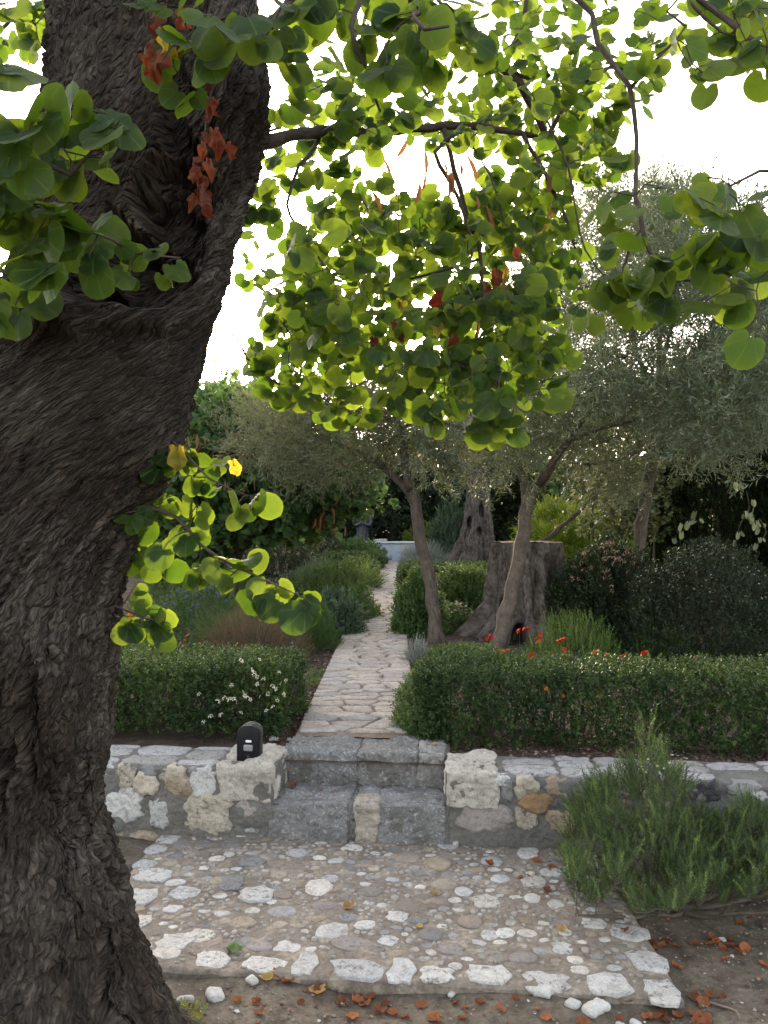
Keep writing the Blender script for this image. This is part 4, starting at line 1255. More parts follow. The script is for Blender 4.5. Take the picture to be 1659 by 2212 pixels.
MEDIUM_SP = [Sprig(0.13, 12, 0.036, 0.019, 58, 0.5, 0.001, 2, 0.1, 35 + k) for k in range(5)]
FINE_SP = [Sprig(0.13, 26, 0.019, 0.0045, 35, 0.35, 0, 3, 0.05, 40 + k, tri=True) for k in range(4)]
THREAD_SP = [Sprig(0.20, 16, 0.045, 0.0030, 20, 0.3, 0.0007, 2, 0.1, 45 + k, tri=True) for k in range(4)]
CYP_SP = [Sprig(0.16, 20, 0.050, 0.013, 34, 0.4, 0, 2, 0.05, 50 + k, tri=True) for k in range(4)]
FAR_SP = [Sprig(0.34, 9, 0.11, 0.060, 65, 0.6, 0, 2, 0.05, 55 + k) for k in range(4)]
LANCE_SP = [Sprig(0.22, 14, 0.095, 0.017, 40, 0.3, 0.0015, 3, 0.1, 60 + k) for k in range(4)]
SAGE_SP = [Sprig(0.14, 14, 0.050, 0.018, 50, 0.4, 0.0012, 2, 0.1, 65 + k) for k in range(4)]
BLADE_SP = [Sprig(0.03, 7, 0.34, 0.016, 22, 0.4, 0, 7, 0.0, 70 + k, curl=0.12) for k in range(4)]

WD = wood_mat('grey_twig', (0.06, 0.05, 0.042), (0.15, 0.125, 0.105), (50, 12), 0.4)
OL_BARK = wood_mat('olive_bark', (0.055, 0.043, 0.036), (0.17, 0.135, 0.112), (55, 9), 0.9)
OL_BARK2 = wood_mat('smooth_olive_bark', (0.085, 0.065, 0.052), (0.165, 0.128, 0.103), (30, 25), 0.5)
FM = dict(
    olive=fol_mat('olive_leaf', (0.038, 0.062, 0.033), (0.135, 0.17, 0.10), tgain=1.9, tr=0.30, rough=0.45, spec=0.35, back=(0.155, 0.185, 0.13)),
    olive2=fol_mat('grey_olive_leaf', (0.050, 0.066, 0.034), (0.14, 0.155, 0.088), tgain=1.9, tr=0.30, rough=0.5, spec=0.3, back=(0.15, 0.165, 0.105)),
    box=fol_mat('hedge_leaf', (0.015, 0.036, 0.012), (0.080, 0.125, 0.032), tgain=2.0, tr=0.26, rough=0.5, spec=0.3),
    lime=fol_mat('young_herb_leaf', (0.060, 0.105, 0.032), (0.15, 0.215, 0.075), tgain=2.2, tr=0.32, rough=0.5),
    rose=fol_mat('rosemary_needle', (0.022, 0.048, 0.018), (0.155, 0.235, 0.055), tgain=2.0, tr=0.25, rough=0.45, spec=0.3),
    dark=fol_mat('dark_evergreen_leaf', (0.010, 0.022, 0.010), (0.036, 0.058, 0.021), tgain=2.2, tr=0.28, rough=0.45, spec=0.3),
    cyp=fol_mat('cypress_scale', (0.008, 0.015, 0.006), (0.026, 0.040, 0.013), tgain=1.6, tr=0.16, rough=0.75, spec=0.1),
    mid=fol_mat('garden_leaf', (0.036, 0.080, 0.028), (0.115, 0.18, 0.06), tgain=2.4, tr=0.35, rough=0.5),
    bright=fol_mat('yellow_green_leaf', (0.075, 0.12, 0.018), (0.20, 0.26, 0.035), tgain=2.4, tr=0.42, rough=0.5),  # yellow-green is the leaf's own colour
    sage=fol_mat('sage_leaf', (0.055, 0.095, 0.060), (0.16, 0.21, 0.15), tgain=1.7, tr=0.25, rough=0.7, spec=0.1),
    silver=fol_mat('silver_leaf', (0.20, 0.235, 0.225), (0.38, 0.41, 0.39), tgain=1.3, tr=0.2, rough=0.8, spec=0.1),
    brown=fol_mat('faded_heath_twig', (0.125, 0.085, 0.055), (0.27, 0.17, 0.12), tgain=1.6, tr=0.2, rough=0.8, spec=0.1),
    ivy=fol_mat('pale_ivy_leaf', (0.07, 0.10, 0.035), (0.26, 0.27, 0.14), tgain=1.5, tr=0.3, rough=0.5, spec=0.4),
    judas=M_LEAF)
def petal(name, c, tr=0.3):
    return fol_mat(name, tuple(x * .75 for x in c), c, tgain=1.3, tr=tr, rough=0.6, spec=0.2)
P_RED, P_OR, P_YEL = petal('red_petal', (0.62, 0.022, 0.012)), petal('orange_petal', (0.75, 0.17, 0.012)), petal('yellow_petal', (0.75, 0.42, 0.02))
P_BLUE, P_WHITE, P_PINK, P_CREAM = petal('blue_petal', (0.12, 0.13, 0.60)), petal('white_petal', (0.72, 0.70, 0.60)), petal('pink_petal', (0.62, 0.28, 0.26)), petal('buff_petal', (0.42, 0.30, 0.24))
P_EYE = petal('flower_eye', (0.5, 0.28, 0.02))

def flower_mesh(mat, petals=8, layers=2, open_=0.5, w=0.5, seed=0, cone=True):
    """flower head 1 unit wide: layers of petals round an eye"""
    r = np.random.default_rng(seed); m_ = MB()
    for ly in range(layers):
        for k in range(petals):
            a = 2 * PI * (k + 0.5 * ly) / petals + r.normal() * .08
            c, s = math.cos(a), math.sin(a); ln = 0.5 * (1 - 0.28 * ly) * r.uniform(.9, 1.08)
            up = 0.10 + ly * 0.12
            rad = np.array([c, s, 0]); sd_ = np.array([-s, c, 0])
            pts = [rad * .08 + [0, 0, up * .5], rad * ln * .6 + sd_ * w * ln * .55 + [0, 0, up + .12 * open_], rad * ln + [0, 0, up * .6 + r.normal() * .03], rad * ln * .6 - sd_ * w * ln * .55 + [0, 0, up + .12 * open_]]
            m_.add(pts, [np.array([[0, 1, 2, 3]])], 0, float(r.random()))
    if cone:
        k = 8
        V = [(0.13 * math.cos(2 * PI * i / k), 0.13 * math.sin(2 * PI * i / k), 0.16) for i in range(k)] + [(0, 0, 0.32)] + [(0.07 * math.cos(2 * PI * i / k), 0.07 * math.sin(2 * PI * i / k), -0.05) for i in range(k)]
        m_.add(V, [np.array([(i, (i + 1) % k, k) for i in range(k)]), np.array([(k + 1 + i, k + 1 + (i + 1) % k, (i + 1) % k, i) for i in range(k)])], 1, 0.5)
    return m_.mesh('flower', [mat, P_EYE])
def cluster_mesh(mat, seed=0, n=12):
    """domed head of small florets"""
    r = np.random.default_rng(seed); m_ = MB()
    for i in range(n):
        z = 1 - (i + .5) / n; a = i * 2.4; q = math.sqrt(max(0, 1 - z * z))
        c = np.array([q * math.cos(a) * .5, q * math.sin(a) * .5, z * .42])
        nrm = c / np.linalg.norm(c); x = np.cross(nrm, [.3, .2, .9]); x /= np.linalg.norm(x); y = np.cross(nrm, x)
        k = 5; ring = [c + (x * math.cos(2 * PI * j / k) + y * math.sin(2 * PI * j / k)) * .17 + nrm * .03 * (j % 2) for j in range(k)]
        m_.add(ring + [c + nrm * .05], [np.array([(j, (j + 1) % k, k) for j in range(k)])], 0, float(r.random()))
    return m_.mesh('flower', [mat])

def dome_points(n, rx, ry, h, power=0.5, low=0.0):
    """points through a mound, thick near its surface, with outward directions"""
    a = rng.uniform(0, 2 * PI, n); z = rng.uniform(low, 1, n)
    q = np.sqrt(np.clip(1 - z ** 2.2, 0, 1))
    depth = 1 - 0.45 * rng.random(n) ** 2.0
    lump = 1 + 0.16 * fbm(np.stack([np.cos(a) * q * 2.2, np.sin(a) * q * 2.2, z * 2.2 + rng.uniform(0, 50)], 1), 2, int(rng.integers(999)))
    p = np.stack([np.cos(a) * q * rx, np.sin(a) * q * ry, z * h], 1) * (depth * lump)[:, None]
    d = np.stack([np.cos(a) * q, np.sin(a) * q, z + 0.25], 1)
    return p, d

def mound(name, label, cx_, base, w, h, sprigs, mat, n, cat='shrub', scale=1.0, up=0.6, jit=0.5, tint=0.5, tv=0.25, group=None, low=0.0, wood=True, ryf=0.8, flowers=None, tip=0.0, top_only=None):
    """a bushy plant: cx_, base, w, h as seen in the picture, stood on the soil there"""
    d = gd(base); k = d / F
    rx, H = w * k / 2, h * k
    ry = rx * ryf
    c = np.array([(cx_ - CX) * k, d + ry * 0.6, 0]); c[2] = gz(c[1]) - 0.03
    root = thing(name, label, cat, group)
    root.location = c
    p, dr = dome_points(n, rx, ry, H, low=low)
    dr = dr / np.linalg.norm(dr, axis=1, keepdims=True) + np.array([0, 0, up]) + rng.normal(size=(n, 3)) * jit * 0.6
    mb = MB()
    t = np.clip(tint + rng.normal(size=n) * tv + 0.25 * fbm(p * (2.2 / max(rx, .1)), 2, int(rng.integers(99))), 0, 1)
    inst(mb, sprigs, p - dr * 0.03, dr, rng.uniform(0.7, 1.2, n) * scale, t)
    o = mb.build('foliage', [mat, WD], root, kind='stuff')
    if wood:
        for i in range(5):
            mb = MB()
            a = rng.uniform(0, 2 * PI); q = rng.uniform(.2, .75)
            e = np.array([math.cos(a) * rx * q, math.sin(a) * ry * q, H * rng.uniform(.5, .85)])
            pts, rd = smooth_path([(0.02 * math.cos(a), 0.02 * math.sin(a), -0.03), e * [.4, .4, .5], e], [0.012, .008, .003], 0.08)
            tube(mb, pts, rd, 5, 0, 0, i, cap=False)
            mb.build('stem', WD, root)
    if flowers:
        for (me, cnt, size, up_) in flowers:
            for i in range(cnt):
                a = rng.uniform(0, 2 * PI); z = rng.uniform(0.55, 1.02)
                q = math.sqrt(max(0, 1 - z ** 2.2)) if z < 1 else 0.1
                a = -PI / 2 + rng.normal() * 1.1
                pp = (math.cos(a) * q * rx * 1.03, math.sin(a) * q * ry * 1.03, z * H + up_)
                link('flower', me, root, pp, (rng.normal() * .5 + .35, rng.normal() * .4, rng.uniform(0, 6)), (size,) * 3)
    return root

def on_stalks(root, me_list, spots, size, base, mat, name='flower'):
    """flower heads at given picture places, each on a stalk from the plant's base"""
    b = Vector(root.location)
    for px, py_, d, me in spots:
        p = P(px, py_, d) - b
        q = Vector((p.x * 0.55 + rng.normal() * .03, p.y * 0.6, p.z * 0.35))
        mb = MB()
        pts, rd = smooth_path([q * 0.3, q, p], [0.003, .0025, .0018], 0.05)
        tube(mb, pts, rd, 4, 0, 0, 0, cap=False)
        mb.build('stalk', mat, root)
        link(name, me, root, p, (rng.uniform(.2, .9), rng.normal() * .3, rng.uniform(0, 6)), (size * rng.uniform(.85, 1.15),) * 3)

# ------------------------------------------------------------------ clipped hedges
def hedge(name, label, quad, top, n_sq, sprigs, mat, low=0.0, sides=(1, 1, 1, 1), scale=1.0, tint=0.5, gap=0.0, round_=0.06, group=None, stems=12):
    """quad: four ground corners (x, y) front-left, front-right, back-right, back-left; n_sq sprigs per square metre"""
    q = np.array(quad, float)
    root = thing(name, label, 'hedge', group)
    c = q.mean(0); zb = gz(c[1]) - 0.03
    root.location = (c[0], c[1], zb)
    P_, D_ = [], []
    def bil(u, v):
        return ((1 - u) * (1 - v))[:, None] * q[0] + (u * (1 - v))[:, None] * q[1] + (u * v)[:, None] * q[2] + ((1 - u) * v)[:, None] * q[3]
    H = top - zb
    area = 0.5 * abs(np.cross(q[2] - q[0], q[3] - q[1]))
    n = int(area * n_sq * 1.25)
    u, v = rng.random(n), rng.random(n)
    xy = bil(u, v)
    e = np.minimum(np.minimum(u, 1 - u) * np.linalg.norm(q[1] - q[0]), np.minimum(v, 1 - v) * np.linalg.norm(q[3] - q[0]))
    z = H - rng.random(n) ** 1.6 * 0.09 - round_ * np.clip(1 - e / round_, 0, 1) ** 2 + 0.022 * fbm(np.c_[xy * 3.2, xy[:, :1] * 0], 3, 71)
    P_.append(np.c_[xy, z]); D_.append(np.tile([0, 0, 1.0], (n, 1)))
    cuts = [(0, 1), (1, 2), (2, 3), (3, 0)]
    for k, (a, b) in enumerate(cuts):
        if not sides[k]: continue
        ln = np.linalg.norm(q[b] - q[a])
        n = int(ln * H * n_sq * 1.15)
        u = rng.random(n); z = rng.uniform(low, 1, n) ** 0.9 * (H - 0.01)
        t = (q[b] - q[a]) / ln; nrm = np.array([t[1], -t[0]])
        ins = rng.random(n) ** 1.5 * 0.10 + 0.035 * fbm(np.c_[u * ln * 3, z * 3, z * 0 + k], 3, 72) + round_ * np.clip(1 - (H - z) / round_, 0, 1) ** 2
        if gap: ins = ins + gap * np.clip(1 - z / (0.22), 0, 1) * rng.random(n)
        P_.append(np.c_[q[a] + (q[b] - q[a]) * u[:, None] - nrm * ins[:, None], z]); D_.append(np.tile([nrm[0], nrm[1], 0.45], (n, 1)))
    n = int(area * n_sq * (0.9 if n_sq > 500 else 0))       # twigs inside the hedge
    if n:
        u, v = rng.uniform(.01, .99, n), rng.uniform(.08, .95, n)
        P_.append(np.c_[bil(u, v), rng.uniform(0, 1, n) * (H - .05)]); D_.append(np.tile([0, -.3, .6], (n, 1)))
    P_ = np.concatenate(P_); D_ = np.concatenate(D_)
    P_[:, :2] -= c
    n = len(P_)
    D_ = D_ + rng.normal(size=(n, 3)) * 0.45 + [0, 0, .25]
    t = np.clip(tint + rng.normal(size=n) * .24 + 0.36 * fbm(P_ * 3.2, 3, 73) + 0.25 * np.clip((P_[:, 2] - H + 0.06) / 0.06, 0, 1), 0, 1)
    mb = MB()
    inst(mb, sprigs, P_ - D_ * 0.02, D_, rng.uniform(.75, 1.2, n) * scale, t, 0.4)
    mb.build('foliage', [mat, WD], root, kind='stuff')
    mb = MB()
    for i in range(stems):
        u, v = rng.random(1), rng.uniform(.12, .8, 1)
        b = bil(u, v)[0] - c
        for j in range(3):
            e = np.array([b[0] + rng.normal() * .09, b[1] + rng.normal() * .09, H * rng.uniform(.55, .9)])
            pts, rd = smooth_path([(b[0], b[1], -.02), (b[0] * .6 + e[0] * .4 + rng.normal() * .02, b[1] * .6 + e[1] * .4, e[2] * .45), e], [0.008, .006, .003], .06)
            tube(mb, pts, rd, 5, 0, 0.1, i, cap=False)
    mb.build('stems', WD, root, kind='stuff')
    return root

hl = hedge('clipped_hedge', 'clipped small-leaved green hedge left of the path, with white flowers at its end', [(-3.3, 5.2), (-0.60, 4.95), (-0.56, 5.75), (-3.3, 6.0)], 0.775, 1700, BOX_SP, FM['box'], 0.02, stems=26, tint=0.45)
hr = hedge('clipped_hedge', 'long dark clipped hedge right of the path, red flowers rising behind it', [(0.20, 4.84), (3.4, 4.42), (3.4, 5.0), (0.26, 5.45)], 0.775, 1650, BOX_SP, FM['box'], 0.02, sides=(1, 0, 0, 1), gap=0.03, stems=44, tint=0.30)
FL_WH = flower_mesh(P_WHITE, 5, 1, .5, .6, 1, False); FL_WH2 = cluster_mesh(P_WHITE, 2, 9)
b = Vector(hl.location)
for (px, py_) in [(545, 1446), (548, 1455), (556, 1462), (566, 1468), (570, 1466), (556, 1478), (603, 1453), (607, 1477), (588, 1484), (598, 1489), (545, 1450), (480, 1508), (497, 1512), (505, 1510), (530, 1503), (533, 1508), (540, 1511), (562, 1505), (470, 1516), (590, 1528), (525, 1495), (455, 1548), (580, 1500), (487, 1507), (510, 1516), (440, 1560), (478, 1545), (520, 1540), (612, 1500), (600, 1512), (575, 1535), (560, 1425), (520, 1428), (430, 1500), (618, 1470), (500, 1480)]:
    p = P(px, py_, 4.93 - rng.uniform(0, .05)) - b
    link('flower', FL_WH2 if rng.random() < .6 else FL_WH, hl, p, (1.1 + rng.normal() * .3, rng.normal() * .4, rng.uniform(0, 6)), (rng.uniform(.022, .036),) * 3)
mound('herb_bush', 'yellow-green bushy herb at the path edge, left end of the dark hedge', 912, 1585, 125, 138, BOX_SP, FM['lime'], 1500, scale=0.95, tint=.45, ryf=1.3)
mound('herb_bush', 'low loose green herb mound behind the hedge corner, below the olive stems', 1010, 1446, 230, 62, BOX_SP, FM['lime'], 2200, scale=0.95, tint=.25, ryf=.45, up=.9)
for a, s_ in (((255, 1640, 90), 1), ):
    pass

# rosemary in front of the right wall
def rosemary_front():
    root = thing('rosemary_bush', 'sprawling rosemary bush with upright needle shoots, on the soil in front of the right wall', 'shrub')
    base = L(1470, 1950); base.z = LOW
    root.location = base
    tips = []
    prof = [(1230, 1830), (1240, 1760), (1262, 1735), (1290, 1700), (1330, 1680), (1370, 1660), (1395, 1590), (1400, 1572), (1425, 1640), (1465, 1668), (1490, 1700), (1500, 1770), (1545, 1790), (1580, 1760), (1612, 1745), (1660, 1780), (1700, 1790), (1760, 1800)]
    for k in range(640):
        px = rng.uniform(1225, 1790)
        ytop = np.interp(px, [a for a, _ in prof], [b for _, b in prof])
        ybot = np.interp(px, [1225, 1240, 1260, 1330, 1420, 1480, 1560, 1660, 1790], [1880, 1930, 1948, 1960, 1985, 1955, 1960, 1950, 1940])
        q = rng.random() ** 1.1
        py_ = ytop + (ybot - ytop) * q
        dd = 3.78 - 0.42 * q + rng.uniform(-.32, .32) * (0.3 + q)
        p = np.array(P(px, py_, dd))
        p[2] = max(p[2], LOW + 0.03)
        tips.append(p)
    tips = np.array(tips)
    b = np.array(base)
    mains = []
    for e in [(-.45, -.05, .22), (-.25, -.1, .42), (-.08, .05, .55), (.2, 0, .38), (.45, .02, .35), (.75, .05, .30), (-.5, -.25, .10), (.1, -.28, .15), (.5, -.2, .12), (-.2, -.3, .12)]:
        e = np.array(e)
        mains.append(([b + e * 0, b + e * [.5, .5, .3] + rng.normal(size=3) * .02, b + e], [.014, .009, .004]))
    lines, ends = grow(mains, tips, .04, -0.12, 5, .0016, wob=.006)
    mb = MB()
    for k, (p, r_) in enumerate(lines): tube(mb, [v - base for v in p], r_, 5, 0, 0.1, k, cap=False)
    mb.build('stems', wood_mat('rosemary_wood', (.07, .055, .045), (.17, .14, .115), (50, 10), .6), root, kind='stuff')
    pos, drs, lead = [], [], []
    for i, ps in ends:
        ps = np.array(ps)
        t = ps[-1] - ps[-2]; t = t / np.linalg.norm(t)
        for j in range(7):
            u = (j / 7) ** 1.0
            k_ = (1 - u * .7) * (len(ps) - 1); a = int(k_); p = ps[a] + (ps[min(a + 1, len(ps) - 1)] - ps[a]) * (k_ - a)
            out = rng.normal(size=3) * .36; out[2] = 1.15 - (.5 if j else .1) * rng.random()
            pos.append(p + rng.normal(size=3) * .008); drs.append(out * .9 + t * .25 + (p - b) * .35); lead.append(1.0 if j == 0 else 0.0)
    pos = np.array(pos) - np.array(base); drs = np.array(drs)
    mb = MB()
    lead = np.array(lead)
    inst(mb, ROSE_SP, pos, drs, rng.uniform(.48, .82, len(pos)), np.clip(.08 + .30 * rng.random(len(pos)) + .62 * lead, 0, 1), .25)
    mb.build('foliage', [FM['rose'], WD], root, kind='stuff')
    for px, py_ in [(1385, 1655), (1388, 1662), (1400, 1640), (1420, 1655), (1447, 1648), (1450, 1655), (1395, 1668), (1435, 1660)]:
        link('flower', FL_WH, root, P(px, py_, 3.55) - base, (1.2, 0, rng.uniform(0, 6)), (.012,) * 3)
rosemary_front()

# ------------------------------------------------------------------ left bed
FL_RED = [flower_mesh(P_RED, 10, 3, .6, .55, k) for k in range(2)]
FL_OR = [flower_mesh(P_OR, 10, 3, .6, .55, 5 + k) for k in range(2)]
CL_RED, CL_OR, CL_YEL, CL_BLUE = cluster_mesh(P_RED, 1), cluster_mesh(P_OR, 2), cluster_mesh(P_YEL, 3), cluster_mesh(P_BLUE, 4, 8)
CL_PINK, CL_BUFF = cluster_mesh(P_PINK, 5, 8), cluster_mesh(P_CREAM, 6, 8)
mound('heath_bush', 'rounded thready bush faded to reddish brown, behind the left hedge', 548, 1432, 225, 112, THREAD_SP, FM['brown'], 2300, scale=.62, tint=.4, jit=.4, up=.7)
mound('heath_bush', 'thready green bush touching the left side of the reddish brown one', 480, 1412, 150, 92, THREAD_SP, FM['lime'], 1100, scale=.7, tint=.25, jit=.4, up=.9)
mound('heath_bush', 'thready green bush peeping out right behind the reddish brown one', 620, 1392, 130, 80, THREAD_SP, FM['lime'], 900, scale=.7, tint=.35, jit=.4, up=.9)
mound('blue_flower_bush', 'leafy bush dotted with small blue flowers, behind the left hedge', 430, 1395, 260, 130, MEDIUM_SP, FM['mid'], 1500, scale=.72, tint=.15, flowers=[(CL_BLUE, 46, .032, .015)])
mound('rosemary_bush', 'dark upright rosemary row behind the blue flowers', 400, 1345, 260, 120, ROSEF_SP, FM['rose'], 1500, scale=1.0, tint=.3, jit=.2, up=2.2)
mound('marigold', 'yellow marigolds beside the big trunk, behind the left hedge', 290, 1425, 110, 65, FINE_SP, FM['mid'], 700, cat='flower', tint=.4)
r = mound('lantana', 'small plant with orange-red flower heads above the left hedge', 425, 1425, 110, 34, MEDIUM_SP, FM['mid'], 140, cat='flower', scale=.5, tint=.4)
on_stalks(r, None, [(403, 1376, 5.95, FL_RED[0]), (399, 1383, 5.95, FL_OR[0]), (407, 1372, 6, FL_OR[1]), (432, 1390, 5.95, FL_OR[0]), (459, 1397, 5.95, FL_RED[1]), (464, 1400, 5.9, FL_OR[0]), (391, 1392, 5.9, FL_RED[0])], .028, 0, FM['mid'])
r = mound('marigold', 'group of bright yellow flower heads low beside the trunk', 265, 1440, 70, 50, MEDIUM_SP, FM['lime'], 220, cat='flower', scale=.55, tint=.8)
on_stalks(r, None, [(263, 1346, 5.9, CL_YEL), (270, 1343, 5.9, CL_YEL), (262, 1354, 5.85, CL_YEL), (268, 1355, 5.9, CL_YEL), (289, 1357, 6, CL_YEL), (304, 1356, 6, CL_YEL), (278, 1330, 6, CL_OR), (281, 1326, 6, CL_OR), (290, 1305, 6.1, CL_RED), (316, 1300, 6.2, CL_OR), (313, 1347, 6.2, CL_OR)], .034, 0, FM['mid'])
mound('lavender', 'dark grey-green lavender bush between the reddish bush and the path', 650, 1405, 170, 105, FINE_SP, FM['mid'], 1700, tint=.12, up=1.0)
mound('sage_bush', 'grey-green sage hanging over the left edge of the path', 725, 1372, 110, 90, SAGE_SP, FM['sage'], 900, scale=.8, tint=.3)
mound('santolina', 'pale green rounded bush on the left of the path, in its middle part', 715, 1338, 200, 118, MEDIUM_SP, FM['lime'], 2600, scale=.8, tint=.5, up=.8)
mound('sage_bush', 'broad-leaved plant spilling on the path below the pale rounded bush', 752, 1345, 60, 62, LANCE_SP, FM['mid'], 220, scale=.7, tint=.35, up=-.1)
mound('sage_bush', 'bluish sage behind the hanging round leaves, left of the pale rounded bush', 640, 1322, 130, 78, SAGE_SP, FM['sage'], 1000, scale=1.0, tint=.6)
mound('faded_flower_bush', 'low bush with faded grey-purple flower spikes, near the far end of the left bed', 690, 1270, 120, 60, FINE_SP, FM['sage'], 900, scale=1.4, tint=.75, up=1.4)
mound('iris_clump', 'clump of sword-shaped leaves beside the far part of the path on the left', 782, 1275, 60, 42, BLADE_SP, FM['lime'], 60, cat='plant', scale=1.0, tint=.6, wood=False)
mound('buff_shrub', 'shrub with dull pinkish seed heads under the dark left tree', 600, 1262, 200, 110, MEDIUM_SP, FM['dark'], 1300, scale=1.2, tint=.7, flowers=[(CL_BUFF, 40, .06, .02)])
mound('buff_shrub', 'shrub with pale brown blossoms just left of the far low hedge', 690, 1225, 120, 60, MEDIUM_SP, FM['dark'], 700, scale=1.5, tint=.7, flowers=[(CL_BUFF, 30, .08, .02)])
mound('green_bush', 'small fresh green bush at the far end of the path, before the blue-grey wall', 775, 1222, 105, 50, MEDIUM_SP, FM['mid'], 1100, scale=1.5, tint=.5)
mound('weed', 'small light green weed on the soil between left hedge and path', 655, 1478, 55, 32, LANCE_SP, FM['lime'], 26, cat='plant', scale=.5, tint=.6, wood=False)
mound('weed', 'tiny green weed at the path edge, left side', 690, 1462, 40, 26, SAGE_SP, FM['mid'], 22, cat='plant', scale=.45, tint=.5, wood=False)
mound('weed', 'tuft of grass at the foot of the right wall, next to the steps', 0, 0, 0, 0, BLADE_SP, FM['mid'], 0) if False else None
def low_plant(name, label, px, py_, r_, h_, sprigs, mat, n, scale):
    root = thing(name, label, 'plant'); root.location = L(px, py_)
    a = rng.uniform(0, 2 * PI, n); q = np.sqrt(rng.random(n)) * r_
    p = np.stack([np.cos(a) * q, np.sin(a) * q, rng.random(n) * h_ * .3], 1)
    d = np.stack([np.cos(a) * .6, np.sin(a) * .6, rng.uniform(.5, 1.2, n)], 1)
    mb = MB(); inst(mb, sprigs, p, d, rng.uniform(.7, 1.2, n) * scale, rng.uniform(.2, .8, n)); mb.build('foliage', [mat, WD], root, kind='stuff')
low_plant('grass_tuft', 'little tuft of grass at the foot of the right wall, next to the steps', 982, 1803, .03, .05, BLADE_SP, FM['mid'], 9, .22)
low_plant('moss_tuft', 'yellow-green moss tuft at the root of the big trunk', 405, 2200, .05, .03, BOX_SP, FM['bright'], 40, .45)

# ------------------------------------------------------------------ right bed
mound('green_bush', 'bushy green herb right of the path, left of the leaning olive', 905, 1372, 115, 140, BOX_SP, FM['mid'], 2600, scale=1.5, tint=.5, up=1.0)
mound('green_bush', 'light green bush between the olive stem and the big stump', 1005, 1345, 150, 125, BOX_SP, FM['lime'], 2600, scale=1.6, tint=.45, up=1.4)
mound('white_flower_bush', 'low bush with many small whitish blossoms left of the stump', 985, 1365, 95, 66, MEDIUM_SP, FM['mid'], 500, scale=.6, tint=.3, flowers=[(CL_BUFF, 30, .03, .01), (FL_WH2, 24, .03, .01)])
mound('silver_plant', 'silvery feathery plant beside the path, at the foot of the leaning olive', 903, 1432, 62, 50, FINE_SP, FM['silver'], 420, cat='plant', scale=.8, tint=.35)
mound('rosemary_bush', 'upright light green rosemary in front of the big stump', 1252, 1437, 190, 118, ROSEF_SP, FM['rose'], 900, scale=.85, tint=.75, jit=.15, up=2.6)
mound('rosemary_bush', 'upright rosemary behind the right hedge, right of the thin olive trunk', 1450, 1437, 170, 88, ROSEF_SP, FM['rose'], 700, scale=.8, tint=.55, jit=.15, up=2.6)
mound('rosemary_bush', 'darker rosemary shoots near the right edge, behind the hedge', 1600, 1437, 160, 70, ROSEF_SP, FM['rose'], 520, scale=.8, tint=.4, jit=.15, up=2.6)
def zin(label, cx_, spots):
    r = mound('zinnia', label, cx_, 1448, 90, 42, MEDIUM_SP, FM['mid'], 130, cat='flower', scale=.55, tint=.35, group='flowering plants behind the right hedge')
    on_stalks(r, None, [(x, y, 5.75, m[int(rng.integers(2))]) for x, y, m in spots], .046, 0, FM['mid'])
zin('plant with three red flower heads in front of the leaning brown olive stem', 1065, [(1052, 1383, FL_RED), (1059, 1374, FL_RED), (1065, 1378, FL_RED), (1087, 1410, FL_RED), (1095, 1407, FL_RED), (1082, 1413, FL_RED)])
zin('plant with red flower heads beside the dark hollow of the stump', 1140, [(1122, 1364, FL_RED), (1135, 1361, FL_RED), (1141, 1362, FL_RED), (1166, 1370, FL_RED), (1165, 1379, FL_RED), (1163, 1388, FL_OR), (1143, 1417, FL_RED), (1150, 1415, FL_RED)])
zin('plant with red and orange heads in front of the stump\'s right foot', 1215, [(1206, 1387, FL_RED), (1214, 1384, FL_RED), (1220, 1382, FL_RED), (1218, 1403, FL_RED), (1221, 1419, FL_OR), (1229, 1418, FL_OR), (1228, 1431, FL_RED)])
zin('plant with a cluster of orange heads in front of the upright rosemary', 1290, [(1281, 1412, FL_OR), (1289, 1409, FL_OR), (1292, 1413, FL_OR), (1310, 1415, FL_RED), (1285, 1408, FL_OR), (1323, 1433, FL_RED)])
zin('plant with four round red heads below the thin olive trunk', 1345, [(1337, 1425, FL_RED), (1348, 1417, FL_RED), (1358, 1425, FL_RED), (1343, 1423, FL_RED)])
zin('plant with red heads and one orange head, rightmost of the red ones', 1395, [(1389, 1421, FL_RED), (1390, 1413, FL_RED), (1395, 1411, FL_OR), (1388, 1420, FL_RED)])
FL_PK = [flower_mesh(P_PINK, 7, 1, .4, .4, 9), flower_mesh(P_PINK, 8, 1, .4, .4, 10)]
zin('plant with a single pink flower near the right edge of the hedge', 1505, [(1505, 1420, FL_PK)])
zin('plant with red heads showing through the dark front of the right hedge', 1210, []) if False else None
for px, py_ in [(1180, 1488), (1216, 1504), (1269, 1525), (1290, 1495)]:
    link('flower', FL_OR[0], hr, P(px, py_, 4.72) - Vector(hr.location), (1.3, 0, rng.uniform(0, 6)), (.026,) * 3)
mound('dark_shrub', 'dark shrub speckled with tiny added pale glints, before the black-green cypress', 1560, 1440, 420, 262, MEDIUM_SP, FM['dark'], 4200, scale=.85, tint=.15, flowers=[(FL_WH, 110, .020, 0)])  # the small white flower meshes stand for glints on its dark leaves
mound('pink_shrub', 'tall loose shrub with pinkish dead blossoms behind the thin olive trunk', 1330, 1400, 230, 225, MEDIUM_SP, FM['dark'], 2600, scale=1.0, tint=.55, flowers=[(CL_BUFF, 60, .05, .02), (CL_PINK, 20, .04, .02)])
mound('green_bush', 'dark leafy bush right of the stump', 1255, 1392, 150, 175, MEDIUM_SP, FM['dark'], 1700, scale=1.0, tint=.6)
mound('yellow_green_shrub', 'bright yellow-green bamboo-like shrub behind the stump', 1240, 1262, 250, 175, LANCE_SP, FM['bright'], 2300, scale=1.1, tint=.6, jit=.9, up=.2)
